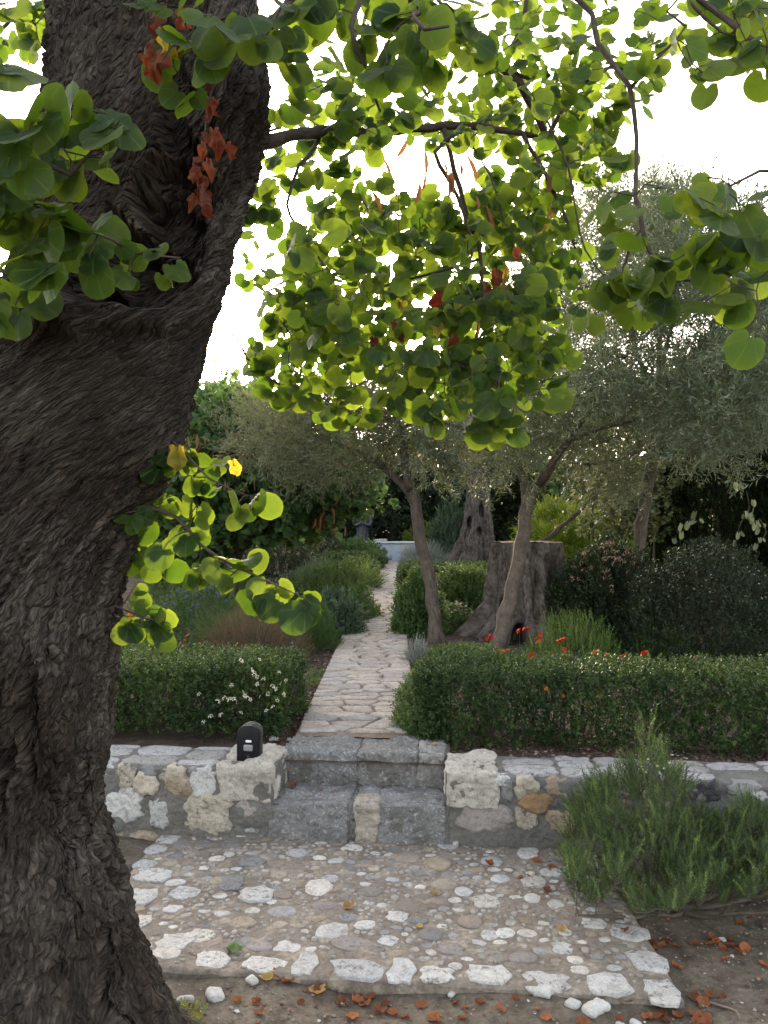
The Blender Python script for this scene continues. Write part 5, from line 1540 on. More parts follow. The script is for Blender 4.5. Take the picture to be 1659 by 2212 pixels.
mound('oleander', 'oleander with narrow upright leaves beside the far gnarled trunk', 975, 1215, 90, 110, LANCE_SP, FM['sage'], 500, scale=1.3, tint=.35, up=.9)
mound('green_bush', 'fresh bright green bush behind the low blue-grey wall, right side', 915, 1205, 70, 75, MEDIUM_SP, FM['bright'], 800, scale=1.8, tint=.35)
mound('silver_plant', 'silver-grey cushion at the foot of the far gnarled trunk', 1028, 1232, 110, 55, FINE_SP, FM['silver'], 1100, cat='plant', scale=1.6, tint=.3)
mound('silver_plant', 'silver-grey cushion right of the low blue-grey wall', 915, 1228, 100, 48, FINE_SP, FM['silver'], 900, cat='plant', scale=1.6, tint=.2)

def far_hedge(label, x0, x1, d0, d1, h, tint=.7):
    X0, X1 = (x0 - CX) / F * d0, (x1 - CX) / F * d0
    return hedge('low_hedge', label, [(X0, d0), (X1, d0), (X1, d1), (X0, d1)], gz(d0) - .03 + h, 800, BOXF_SP, FM['box'], 0, scale=1.7, tint=tint, stems=4, group='low clipped hedges far along the path')
far_hedge('low clipped hedge far down the left side of the path', 742, 806, 13.4, 14.6, .36)
far_hedge('low clipped hedge far down the right side of the path, before the silver plants', 872, 1062, 12.6, 13.6, .36)
far_hedge('low clipped hedge behind, left of the far path end', 700, 822, 16.0, 16.8, .30, .5)

# ------------------------------------------------------------------ stump
ST_M = wood_mat('weathered_stump_wood', (0.018, 0.012, 0.009), (0.20, 0.172, 0.152), (20, 6), 1.0)
ST_T = wood_mat('sawn_wood', (0.11, 0.065, 0.045), (0.22, 0.15, 0.11), (9, 40), .6)
def gnarled(name, label, cx_, d, prof, seed, zt, zb, flutes, cat='stump', depthf=.9, flat=True, pits=()):
    """fluted trunk: prof = rows of (picture y, left, right)"""
    ny, na = 170, 260
    ys = np.linspace(prof[0][0], prof[-1][0], ny)
    l_ = np.interp(ys, [a for a, _, _ in prof], [b for _, b, _ in prof]); r_ = np.interp(ys, [a for a, _, _ in prof], [c for _, _, c in prof])
    xc_ = ((l_ + r_) / 2 - CX) / F * d; hw_ = (r_ - l_) / 2 / F * d; z_ = EYE - (ys - HY) / F * d
    th_ = np.linspace(0, 2 * PI, na, endpoint=False)
    T_, _ = np.meshgrid(th_, z_)
    XC_, HW_, ZC_ = (np.repeat(a[:, None], na, 1) for a in (xc_, hw_, z_))
    g = np.clip((ys - ys[0]) / (ys[-1] - ys[0]), 0, 1)[:, None] * np.ones_like(T_)
    wv = fbm(np.stack([np.cos(T_).ravel() * 1.3, np.sin(T_).ravel() * 1.3, ZC_.ravel() * 1.2], 1), 3, seed).reshape(T_.shape)
    fl_ = np.cos(T_ * flutes + wv * 2.2 + seed)
    R = 1 + (0.08 + .24 * g ** 1.3) * (fl_ - .5 * (1 - np.abs(fl_)) ** 2) + 0.11 * wv + .07 * np.cos(T_ * (flutes * 2 + 1) + wv * 4 + ZC_ * 2)
    R = R / (1.06 - .02 * g)
    fine = fbm(np.stack([np.cos(T_).ravel() * 9, np.sin(T_).ravel() * 9, ZC_.ravel() * 3.5], 1), 4, seed + 2).reshape(T_.shape)
    R += .10 * (np.abs(fine) - .3)
    X = XC_ + HW_ * R * np.cos(T_); Y = d + HW_ * R * depthf * np.sin(T_); Z = ZC_.copy()
    PX_, PY_ = X / Y * F + CX, HY - (Z - EYE) / Y * F
    for a, b, rx, ry, q in pits:
        Y += q * np.exp(-(((PX_ - a) / rx) ** 2 + ((PY_ - b) / ry) ** 2) ** 2) * (np.sin(T_) < .1)
    V = np.stack([X, Y, Z], -1).reshape(-1, 3)
    ix = np.arange(ny * na).reshape(ny, na); nx2 = np.roll(ix, -1, 1)
    root = thing(name, label, cat)
    mb = MB()
    mb.add(V, [np.stack([ix[1:], nx2[1:], nx2[:-1], ix[:-1]], -1).reshape(-1, 4)], 0, .5, np.stack([(T_ * .4).ravel(), ZC_.ravel(), ZC_.ravel() * 0], 1))
    if flat:
        mb.build('body', ST_M, root)
        top = V[ix[0]]; c = top.mean(0); mb = MB()
        rings = [c + (top - c) * f + np.array([0, 0, .012 * (1 - f) + .004]) for f in (1.0, .8, .6, .4, .2)]
        Vt = np.concatenate(rings + [c[None] + [0, 0, .02]]); Vt[:, 2] += .012 * fbm(Vt * 12, 3, 5)
        i5 = np.arange(5 * na).reshape(5, na); n5 = np.roll(i5, -1, 1)
        mb.add(Vt, [np.stack([i5[:-1], i5[1:], n5[1:], n5[:-1]], -1).reshape(-1, 4), np.stack([i5[-1], np.full(na, 5 * na), n5[-1]], -1)], 0, .5, Vt)
        mb.build('sawn_top', ST_T, root)
    else:
        mb.add(V[ix[0]], [np.arange(na)[None]])
        mb.build('trunk', ST_M, root)
    return root
stump = gnarled('tree_stump', 'huge grey gnarled tree stump with flared roots and flat sawn top', 1140, 8.7,
    [(1172, 1060, 1212), (1200, 1061, 1216), (1250, 1064, 1224), (1300, 1060, 1236), (1340, 1035, 1256), (1370, 1012, 1272), (1400, 990, 1290), (1440, 975, 1300)], 3, 0, 0, 7,
    pits=((1122, 1378, 13, 26, .35), (1215, 1325, 9, 16, .25), (1090, 1330, 10, 40, .12), (1160, 1300, 8, 60, .10), (1195, 1260, 8, 50, .06)))
settle(stump, (1.5, 8.7, gz(8.7)))
farol = gnarled('old_olive_tree', 'gnarled dark old olive trunk far right of the path, silver plants at its foot', 1030, 15.5,
    [(1000, 1014, 1050), (1060, 1008, 1056), (1110, 1004, 1058), (1150, 997, 1062), (1190, 988, 1068), (1235, 976, 1078)], 9, 0, 0, 5, cat='tree', flat=False, pits=((1015, 1130, 5, 12, .2), (1040, 1100, 5, 18, .2), (1035, 1150, 5, 10, .15)))

# ------------------------------------------------------------------ olive trees
def crown(root, mains, ells, sprigs, mat, per, spread, bark, seed, scale=1.0, tint=.5, droop=0.0, sides=9, upb=.25, trunks=1, tipr=.0022, tv=.2):
    tips = []
    for (cx_, cy_, rx, ry, d0, d1, n) in ells:
        for k in range(n):
            a, q = rng.uniform(0, 2 * PI), rng.random() ** .5 * (1.18 if rng.random() < .25 else 1)
            tips.append(np.array(P(cx_ + rx * q * math.cos(a), cy_ + ry * q * math.sin(a), rng.uniform(d0, d1))))
    lines, ends = grow(mains, np.array(tips), .11, .10, seed, tipr, wob=.018)
    for k, (p, r_) in enumerate(lines[:len(mains)]):
        mb = MB(); tube(mb, p, r_, sides, 0, .22, k + seed)
        mb.build('trunk' if k < trunks else 'branch', bark, root)
    mb = MB()
    for k, (p, r_) in enumerate(lines[len(mains):]): tube(mb, p, r_, 4, 0, 0, k, cap=False)
    mb.build('twigs', bark, root, kind='stuff')
    pos, drs = [], []
    for i, ps in ends:
        ps = np.array(ps); t = ps[-1] - ps[max(0, len(ps) - 3)]; t /= np.linalg.norm(t)
        for j in range(per):
            u = rng.random() ** 1.3 * .6
            k_ = (1 - u) * (len(ps) - 1); a = int(k_); p = ps[a] + (ps[min(a + 1, len(ps) - 1)] - ps[a]) * (k_ - a)
            pos.append(p + rng.normal(size=3) * spread); drs.append(rng.normal(size=3) * .5 + t * .9 + [0, 0, upb])
    pos = np.array(pos); drs = np.array(drs)
    mb = MB()
    tt = np.clip(tint + rng.normal(size=len(pos)) * tv + .2 * fbm(pos * 1.5, 2, seed), 0, 1)
    inst(mb, sprigs, pos, drs, rng.uniform(.75, 1.25, len(pos)) * scale, tt)
    mb.build('crown', [mat, bark], root, kind='stuff')
    return len(pos)

def base_at(px, py_):
    d = gd(py_); return d
ol1 = thing('olive_tree', 'olive tree whose thin trunk leans left beside the path', 'tree')
m = [(PP((940, 1402, 8.1), (938, 1330, 8.1), (925, 1240, 8.1), (908, 1150, 8.1), (890, 1070, 8.1), (878, 1050, 8.1)), [.085, .064, .058, .058, .060, .05]),
     (PP((886, 1060, 8.1), (872, 990, 8.0), (858, 915, 8.0), (850, 880, 8.0)), [.050, .040, .030, .016]),
     (PP((882, 1062, 8.1), (850, 1030, 8.2), (790, 985, 8.3), (740, 960, 8.5)), [.040, .033, .024, .012]),
     (PP((862, 925, 8.0), (900, 905, 7.9), (1000, 925, 7.8), (1030, 945, 7.8)), [.020, .018, .015, .008]),
     (PP((741, 962, 8.5), (650, 940, 8.6), (560, 930, 8.6)), [.012, .008, .004]),
     (PP((958, 1400, 8.12), (945, 1350, 8.12), (935, 1260, 8.12)), [.05, .035, .02])]
n1 = crown(ol1, m, [(690, 935, 190, 85, 7.6, 9.2, 105), (600, 930, 100, 70, 8, 9.2, 34), (860, 870, 150, 75, 7.4, 8.8, 70), (860, 965, 130, 45, 7.6, 8.8, 24), (760, 840, 120, 60, 8, 9.4, 40), (960, 970, 90, 40, 7.6, 8.8, 16), (640, 1010, 70, 40, 8, 9, 12)], OLIVE_SP, FM['olive2'], 11, .07, OL_BARK, 11, 1.0, .45)
settle(ol1, P(940, 1402, 8.1))
ol2 = thing('olive_tree', 'olive tree with a smooth forked stem leaning right, in front of the big stump', 'tree')
m = [(PP((1058, 1455, 7.5), (1085, 1360, 7.55), (1108, 1270, 7.6), (1126, 1180, 7.6), (1136, 1110, 7.6), (1150, 1062, 7.6), (1164, 1040, 7.6)), [.095, .070, .066, .062, .058, .054, .045]),
     (PP((1160, 1050, 7.6), (1185, 1010, 7.5), (1225, 955, 7.4), (1275, 880, 7.4), (1290, 840, 7.4), (1272, 790, 7.5), (1290, 740, 7.5)), [.045, .04, .034, .028, .026, .022, .012]),
     (PP((1136, 1100, 7.6), (1130, 1040, 7.7), (1110, 980, 7.8), (1090, 940, 7.8)), [.04, .034, .024, .012]),
     (PP((1272, 885, 7.4), (1240, 840, 7.4), (1248, 790, 7.3), (1225, 740, 7.3)), [.022, .018, .014, .007]),
     (PP((1040, 962, 7.8), (1000, 930, 7.8), (960, 908, 7.8), (930, 902, 7.9)), [.012, .016, .013, .008]),
     (PP((1090, 940, 7.8), (1060, 980, 7.8), (1040, 962, 7.8)), [.012, .014, .012]),
     (PP((1225, 955, 7.4), (1300, 925, 7.2), (1380, 905, 7.1), (1430, 890, 7.0)), [.022, .017, .012, .006])]
n2 = crown(ol2, m, [(1050, 930, 130, 85, 7.0, 8.6, 50), (1230, 890, 160, 95, 6.8, 8.6, 90), (1170, 800, 110, 90, 7.2, 8.8, 50), (1290, 740, 130, 110, 6.8, 8.6, 75), (1000, 1010, 100, 40, 7.4, 8.8, 14), (1200, 985, 100, 45, 7.2, 8.6, 18), (1150, 640, 90, 110, 7.5, 9, 26)], OLIVE_SP, FM['olive'], 10, .07, OL_BARK2, 12, 1.0, .4)
settle(ol2, P(1058, 1455, 7.5))
ol3 = thing('olive_tree', 'olive tree with a slender straight trunk and the big grey-green crown on the right', 'tree')
m = [(PP((1382, 1400, 8.9), (1368, 1330, 8.9), (1368, 1260, 8.9), (1378, 1180, 8.9), (1392, 1090, 8.9), (1405, 1020, 8.9), (1412, 960, 8.8), (1418, 860, 8.6), (1430, 700, 8.2)), [.085, .062, .062, .064, .066, .062, .05, .036, .012]),
     (PP((1412, 960, 8.8), (1340, 990, 8.4), (1270, 1002, 8.2), (1230, 1000, 8.2)), [.03, .024, .016, .008]),
     (PP((1415, 900, 8.7), (1480, 800, 8.0), (1540, 700, 7.2), (1580, 640, 6.6)), [.034, .028, .018, .008]),
     (PP((1418, 860, 8.6), (1370, 740, 8.0), (1340, 600, 7.5), (1330, 480, 7.2)), [.03, .024, .016, .006]),
     (PP((1430, 800, 8.4), (1460, 640, 7.5), (1470, 500, 7.2)), [.024, .016, .006]),
     (PP((1150, 1180, 9.4), (1190, 1155, 9.3), (1240, 1115, 9.2), (1290, 1065, 9.1), (1335, 1040, 9.0)), [.028, .026, .022, .016, .008])]
n3 = crown(ol3, m, [(1450, 760, 220, 170, 5.8, 8.8, 210), (1560, 880, 150, 110, 5.6, 8, 100), (1330, 560, 170, 140, 6.6, 9, 120), (1500, 560, 200, 110, 5.6, 8.2, 130), (1350, 430, 140, 60, 6.8, 8.6, 30), (1420, 960, 130, 50, 7, 9, 26), (1640, 740, 110, 170, 5.4, 7.5, 90), (1230, 600, 80, 110, 7.2, 9, 36), (1480, 470, 190, 40, 6, 8, 36), (1320, 1030, 70, 60, 7.6, 9, 20)], OLIVE_SP, FM['olive'], 10, .07, OL_BARK, 13, 1.05, .5)
settle(ol3, P(1382, 1400, 8.9))
print('olive sprigs', n1, n2, n3)
# crown of the far gnarled olive
m = [(PP((1030, 1000, 15.5), (1010, 920, 15.5), (980, 860, 15.5)), [.3, .2, .05]), (PP((1035, 1000, 15.5), (1070, 920, 15.5), (1120, 850, 15.5)), [.25, .15, .05])]
crown(farol, m, [(980, 900, 170, 85, 14.6, 16.6, 80), (1110, 890, 120, 90, 14.6, 16.6, 45)], [Sprig(.3, 14, .09, .018, 48, .4, 0, 2, .1, 80)], FM['olive'], 14, .2, OL_BARK, 14, 1.2, .35, trunks=0)
settle(farol, P(1030, 1235, 15.5))

# ------------------------------------------------------------------ leafy trees and tall evergreens behind
def simple_tree(name, label, trunk, ells, sprigs, mat, per, spread, seed, scale=1.0, tint=.5, rad=.1, group=None, upb=0.0, extra=None):
    root = thing(name, label, 'tree', group)
    b = P(*trunk[0])
    b.z = gz(b.y) - .05
    pts = [b] + PP(*trunk[1:])
    m = [(pts, list(np.linspace(rad, rad * .3, len(pts))))]
    for e in (extra or []): m.append((PP(*e), list(np.linspace(rad * .5, rad * .12, len(e)))))
    crown(root, m, ells, sprigs, mat, per, spread, WD, seed, scale, tint, sides=8, upb=upb)
    settle(root, b)
    return root
jt = simple_tree('judas_tree', 'dark leafy tree with brown seed pods behind the left flower bed', [(520, 1262, 11), (515, 1180, 11), (500, 1080, 11), (520, 980, 11)],
    [(600, 1010, 190, 110, 9.8, 12, 150), (480, 1060, 130, 120, 9.8, 12, 100), (500, 920, 110, 60, 10, 12, 60), (635, 1080, 75, 45, 9.8, 11.4, 40), (380, 1100, 140, 140, 10, 12, 80), (430, 880, 60, 40, 10.4, 12, 20)],
    [Sprig(.24, 10, .085, .075, 75, .6, .002, 2, .1, 90 + k, hexa=True) for k in range(4)], FM['mid'], 7, .10, 21, 1.0, .25, .09, upb=-.5,
    extra=[((515, 1170, 11), (560, 1110, 10.8), (640, 1060, 10.6), (700, 1050, 10.5)), ((505, 1120, 11), (440, 1060, 11), (400, 1000, 11)), ((515, 1190, 11), (590, 1140, 10.6), (680, 1110, 10.4), (740, 1125, 10.2))])
pm = MB()
for k in range(260):
    cl = random.choice([(410, 960), (530, 960), (520, 1040), (460, 1000), (650, 1050), (700, 1110), (450, 1110)])
    p = np.array(P(cl[0] + random.gauss(0, 22), cl[1] + random.gauss(0, 22), random.uniform(9.7, 10.4)))
    yv = np.array([rng.normal() * .2, rng.normal() * .2, -1]); yv /= np.linalg.norm(yv); nv = np.array([rng.normal(), -1, 0]); nv -= yv * nv.dot(yv); nv /= np.linalg.norm(nv)
    Vp = pod_mb.V[0] * .13 @ np.stack([np.cross(yv, nv), yv, nv]) + p - np.array(jt.location)
    pm.add(Vp, pod_mb.F, 0, rng.random())
pm.build('seed_pods', M_POD, jt, kind='stuff')

hedge('tall_hedge', 'tall dark hedge closing off the garden behind the low blue-grey wall', [(-8.5, 22.6), (8.5, 22.6), (8.5, 23.4), (-8.5, 23.4)], gz(20) + 2.3, 85, FAR_SP, FM['dark'], 0, sides=(1, 0, 1, 0), scale=1.35, stems=10, round_=.3)
BGG = 'background trees beyond the garden'
far_trees = [
    ('broad_tree', 'fresh green tree glowing against the sky, just right of the big trunk', 480, 24, 830, 330, 'mid', .6, 1.0),
    ('broad_tree', 'dark leafy tree behind the far left of the garden', 240, 20, 880, 420, 'mid', .3, 1.0),
    ('evergreen_tree', 'dark evergreen above the left part of the low blue-grey wall', 680, 22, 900, 300, 'dark', .6, 1.0),
    ('evergreen_tree', 'dark evergreen straight above the end of the path', 850, 21, 960, 300, 'dark', .5, 1.0),
    ('evergreen_tree', 'dark evergreen behind the far gnarled trunk', 1010, 22, 890, 320, 'dark', .5, 1.0),
    ('evergreen_tree', 'dark evergreen behind the big stump', 1180, 20, 850, 330, 'dark', .7, 1.0),
    ('broad_tree', 'green tree behind the slender olive trunk', 1360, 18, 820, 330, 'mid', .4, 1.0),
    ('evergreen_tree', 'dark evergreen beyond the cypress', 1560, 19, 760, 380, 'dark', .5, 1.0),
    ('broad_tree', 'light green tree top showing at the right edge above the cypress', 1720, 13, 560, 260, 'mid', .8, 1.0),
    ('evergreen_tree', 'tall dark evergreen hidden behind the big trunk', 20, 18, 760, 400, 'dark', .5, 1.0),
]
for i, (nm, lab, cx_, d, top, w, mk, tn, sc_) in enumerate(far_trees):
    k = d / F
    bot = HY + (EYE - gz(d)) / d * F
    hgt = bot - top
    rx = w / 2 * 1.1
    n = int(rx * 2 * k * hgt * k * 17)
    ells = [(cx_, top + hgt * .5, rx, hgt * .52, d - rx * k * .5, d + rx * k * .5, n)]
    simple_tree(nm, lab, [(cx_, bot, d), (cx_ + random.uniform(-10, 10), top + hgt * .7, d), (cx_, top + hgt * .3, d)], ells, FAR_SP, FM[mk], 11, .17, 40 + i, 1.0, tn, .16, BGG)

def cypress(label, cx_, base_d, w, top, n, seed):
    root = thing('cypress', label, 'tree', 'dark cypresses at the right edge')
    d = base_d; k = d / F
    rx = w / 2 * k; zt = EYE - (top - HY) * k; zb = gz(d)
    H = zt - zb
    root.location = ((cx_ - CX) * k, d, zb - .03)
    a = rng.uniform(0, 2 * PI, n); z = rng.random(n) ** .9
    q = (np.clip(1 - z ** 3.5, 0, 1)) ** .6 * (.94 + .06 * np.clip(z * 8, 0, 1)) * (1 - .22 * rng.random(n) ** 2)
    q *= 1 + .09 * fbm(np.stack([np.cos(a) * 2.5, np.sin(a) * 2.5, z * H * 1.4], 1), 3, seed)
    p = np.stack([np.cos(a) * q * rx, np.sin(a) * q * rx, z * H], 1)
    dr = np.stack([np.cos(a) * .5, np.sin(a) * .5, np.full(n, .95)], 1) + rng.normal(size=(n, 3)) * .25
    mb = MB(); inst(mb, CYP_SP, p, dr, rng.uniform(.9, 1.5, n), np.clip(.45 + rng.normal(size=n) * .25, 0, 1))
    mb.build('crown', [FM['cyp'], WD], root, kind='stuff')
    mb = MB(); pts, rd = smooth_path([(0, 0, 0), (0.02, 0, H * .5), (0, 0, H * .93)], [.11, .08, .02], .2); tube(mb, pts, rd, 8, 0, .1, 1); mb.build('trunk', OL_BARK, root)
cypress('broad black-green cypress behind the speckled dark shrub', 1560, 10.2, 300, 760, 8200, 1)
cypress('black-green cypress cut off by the right edge of the photo', 1790, 9.6, 340, 640, 7600, 2)

IVY_SP = [Sprig(.16, 7, .07, .06, 75, .5, .0016, 2, .1, 95 + k, hexa=True) for k in range(4)]
iv = thing('ivy', 'pale variegated ivy hanging in a curtain behind the slender olive trunk', 'climber')
n = 520
px_ = rng.normal(1370, 62, n); py2 = rng.uniform(985, 1150, n)
pos = np.array([tuple(P(a, b, 9.9 + rng.normal() * .18)) for a, b in zip(px_, py2)])
iv.location = (pos[:, 0].mean(), 9.9, gz(9.9))
mb = MB(); inst(mb, IVY_SP, pos - np.array(iv.location), np.stack([rng.normal(size=n) * .3, rng.normal(size=n) * .3 - .3, -np.ones(n)], 1), rng.uniform(.6, 1.0, n), np.clip(rng.normal(.45, .3, n), 0, 1)); mb.build('foliage', [FM['ivy'], WD], iv, kind='stuff')
mb = MB()
for k in range(12):
    x = rng.normal(1370, 50); pts, rd = smooth_path([P(x, 1420, 9.95), P(x + rng.normal() * 20, 1200, 9.95), P(x + rng.normal() * 25, 980, 9.95)], [.02, .014, .005], .15)
    tube(mb, [v - iv.location for v in pts], rd, 5, 0, .1, k, cap=False)
mb.build('stems', WD, iv, kind='stuff')
def hanging(label, path_, n, d):
    o = thing('ivy_shoot', label, 'climber', 'pale ivy shoots hanging on the cypress')
    o.location = P(path_[0][0], path_[0][1], d)
    pts, rd = smooth_path([P(a, b, d - rng.uniform(0, .1)) for a, b in path_], [.004] * len(path_), .05)
    mb = MB(); tube(mb, [v - o.location for v in pts], rd, 5, 0, 0, 0, cap=False); mb.build('stem', WD, o)
    for k in range(n):
        p = pts[int(rng.integers(len(pts)))] + Vector(rng.normal(size=3) * .04)
        V, ring, fan, luv, st_ = LV[k % 14]
        Vv = V * [.7, 1.25, 1]
        me = IVL[k % len(IVL)]
        yv = np.array([rng.normal() * .6 - .2, rng.normal() * .3 - .2, -1]); yv /= np.linalg.norm(yv)
        nv = np.array([rng.normal() * .6, -1, .4]); nv -= yv * nv.dot(yv); nv /= np.linalg.norm(nv)
        q = bpy.data.objects.new('leaf', me); col.objects.link(q); q.parent = o
        s_ = rng.uniform(.04, .09)
        q.matrix_basis = Matrix.Translation(p - o.location) @ Matrix(np.stack([np.cross(yv, nv), yv, nv], 1).tolist()).to_4x4() @ Matrix.Diagonal((s_, s_, s_, 1))
IVL = []
for k in range(6):
    V, ring, fan, luv, st_ = LV[k]
    m_ = MB(); V = V * [.62, 1.2, 1]; m_.add(V, [ring, fan], 0, .3 + .12 * k, luv); IVL.append(m_.mesh('leaf', FM['ivy']))
hanging('pale leafy shoot hanging in front of the cypress at the right, the longest one', [(1612, 1060), (1618, 1100), (1600, 1130), (1590, 1165)], 15, 8.35)
hanging('pale leafy shoot at the right edge, below the longest one', [(1640, 1120), (1655, 1150), (1632, 1180)], 8, 8.35)
hanging('short pale shoot left of the two at the right edge', [(1500, 1120), (1480, 1132), (1462, 1150)], 7, 8.6)

# ------------------------------------------------------------------ basin, statue
M_BASIN, _nt, _N, _K, _b = newmat('whitewashed_wall')
_pos = geo(_nt).outputs['Position']
_mp = _N.new('ShaderNodeMapping'); _mp.inputs['Scale'].default_value = (5, 5, .8); _K.new(_pos, _mp.inputs[0])
_s = noise(_nt, _mp.outputs[0], 1.0, 4, .6)
_c = mixc(_nt, ramp(_nt, _s, [(.45, 0.), (.62, 1.)]), (.36, .42, .52), (.44, .42, .38))
_c = mixc(_nt, ramp(_nt, noise(_nt, _pos, 14, 5, .7), [(.4, 0.), (.7, 1.)]), _c, (.30, .34, .40))
_K.new(_c, _b.inputs['Base Color']); _b.inputs['Roughness'].default_value = .8
basin = thing('basin_wall', 'low whitewashed blue-grey wall across the end of the path', 'wall')
basin.location = ((845 - CX) / F * 18.1, 18.15, gz(18) - .04)
mb = MB(); rough_block(mb, 1.5, .22, .445, 2, .04, .004, .012); mb.build('body', M_BASIN, basin)
mb = MB(); rough_block(mb, 1.56, .28, .05, 3, .04, .003, .01); o = mb.build('coping', plain_mat('basin_coping', (.55, .56, .58), .8, .3), basin); o.location = (0, 0, .447)
flat_stone = MB(); rough_block(flat_stone, .30, .12, .05, 8, .03, .006, .012)
o = flat_stone.build('flat_stone', M_STONE); o.color = (.6, .58, .55, 1); o.location = ((822 - CX) / F * 18.1, 18.12, gz(18) + .458)
tag(o, 'flat white stone lying on the low blue-grey wall', 'stone')
o['kind'] = 'thing'

M_STAT = plain_mat('dark_bronze', (.035, .038, .05), .55, .5, 20, .35)
def statue():
    root = thing('statue', 'dark robed statue standing behind the low blue-grey wall', 'statue')
    d = 18.9; k = d / F
    b = Vector(((783 - CX) * k, d, gz(d) - .04)); root.location = b
    mb = MB(); rough_block(mb, .36, .34, .40, 4, .04, .006, .012); o = mb.build('plinth', M_STAT, root)
    # figure as one lathe-like swept body with shoulders, neck and head
    rows = [(.39, .155, .13, 0, 0), (.42, .165, .14, 0, 0), (.55, .15, .125, 0, 0), (.75, .14, .115, .005, 0), (.90, .15, .115, .005, 0), (1.02, .165, .11, .008, 0), (1.10, .17, .10, .01, 0), (1.15, .145, .088, .01, -.005), (1.185, .085, .07, .012, -.015), (1.21, .05, .052, .014, -.03),
            (1.235, .048, .055, .016, -.04), (1.26, .062, .072, .018, -.05), (1.30, .074, .086, .02, -.055), (1.345, .077, .09, .022, -.05), (1.385, .068, .08, .022, -.045), (1.415, .045, .055, .022, -.04), (1.43, .006, .008, .022, -.04)]
    zz = np.linspace(0, len(rows) - 1, 90); R_ = np.array(rows)
    rr_ = np.stack([np.interp(zz, np.arange(len(rows)), R_[:, c]) for c in range(5)], 1)
    na = 64; t_ = np.linspace(0, 2 * PI, na, endpoint=False)
    V = []
    for z, rx, ry, ox, oy in rr_:
        fold = 1 + (.055 * np.cos(t_ * 11 + 2 * math.sin(z * 5)) + .03 * np.cos(t_ * 17 + z * 4)) * (1 if z < 1.0 else max(0, (1.15 - z) / .15))
        x, y = np.cos(t_) * rx * fold, np.sin(t_) * ry * fold
        if 1.24 < z < 1.41:     # face: brow, nose, mouth and eye hollows on the front (-y)
            fr = np.exp(-((t_ - 1.5 * PI) / .20) ** 2)
            y -= fr * (.020 * math.exp(-((z - 1.315) / .022) ** 2) + .008 * math.exp(-((z - 1.275) / .008) ** 2) + .008 * math.exp(-((z - 1.245) / .012) ** 2))
            for s_ in (-1, 1): y += .012 * np.exp(-((t_ - 1.5 * PI - s_ * .42) / .17) ** 2) * math.exp(-((z - 1.335) / .013) ** 2)
        V += [(ox + a, oy + b_, z) for a, b_ in zip(x, y)]
    ix = np.arange(90 * na).reshape(90, na); nx2 = np.roll(ix, -1, 1)
    mb = MB(); mb.add(V, [np.stack([ix[:-1], nx2[:-1], nx2[1:], ix[1:]], -1).reshape(-1, 4), ix[-1][None], ix[0][::-1][None]])
    # folded arms under the robe
    for s_ in (-1, 1):
        pts, rd = smooth_path([(s_ * .15 + .01, -.01, 1.08), (s_ * .185, -.03, .95), (s_ * .15, -.10, .86), (s_ * .03, -.145, .90)], [.05, .05, .045, .03], .02)
        tube(mb, pts, rd, 12, 0, .05, 3)
    mb.build('figure', M_STAT, root)
statue()
# ================================================================== small things
# ------------------------------------------------------------------ black arched lamp on the left wall
M_BLK = plain_mat('black_plastic', (0.006, 0.0065, 0.008), .55, .22, 60, .2)
M_CAP = plain_mat('dusty_grey_plastic', (0.045, 0.042, 0.042), .5, .4, 60, .25)
M_LENS = plain_mat('grey_lens', (0.22, 0.22, 0.23), .3, .5, 80, .15)
M_WL = plain_mat('white_lens', (0.75, 0.75, 0.74), .25, .5, 80, .05)
lamp = thing('wall_lamp', 'small black arched sensor lamp standing on the left wall beside the steps', 'lamp')
k = 4.32 / F
lw, lh = 50 * k, 81 * k
def arch(w, h, y0, y1, rnd=.004, n=14):
    pts = [(-w / 2, 0), (w / 2, 0)]
    r_ = w / 2
    for i in range(n + 1):
        a = PI * i / n
        pts.append((r_ * math.cos(a), h - r_ * .72 + r_ * .72 * math.sin(a)))
    pts = np.array(pts); c = np.array([0, h / 2])
    ins = c + (pts - c) * (1 - 2 * rnd / w)
    rings = [np.c_[ins[:, 0], np.full(len(pts), y0), ins[:, 1]], np.c_[pts[:, 0], np.full(len(pts), y0 + rnd), pts[:, 1]], np.c_[pts[:, 0], np.full(len(pts), y1 - rnd), pts[:, 1]], np.c_[ins[:, 0], np.full(len(pts), y1), ins[:, 1]]]
    m_ = MB(); N_ = len(pts)
    V = np.concatenate(rings); ix = np.arange(4 * N_).reshape(4, N_); nx2 = np.roll(ix, -1, 1)
    m_.add(V, [np.stack([ix[:-1], nx2[:-1], nx2[1:], ix[1:]], -1).reshape(-1, 4), ix[0][::-1][None], ix[-1][None]])
    return m_
arch(lw, lh * .965, 0, .042).build('front_shell', M_BLK, lamp, smooth=False)
arch(lw * .985, lh * .985, .0435, .060).build('middle_band', M_CAP, lamp, smooth=False)
arch(lw * .97, lh, .0615, .085).build('back_shell', M_CAP, lamp, smooth=False)
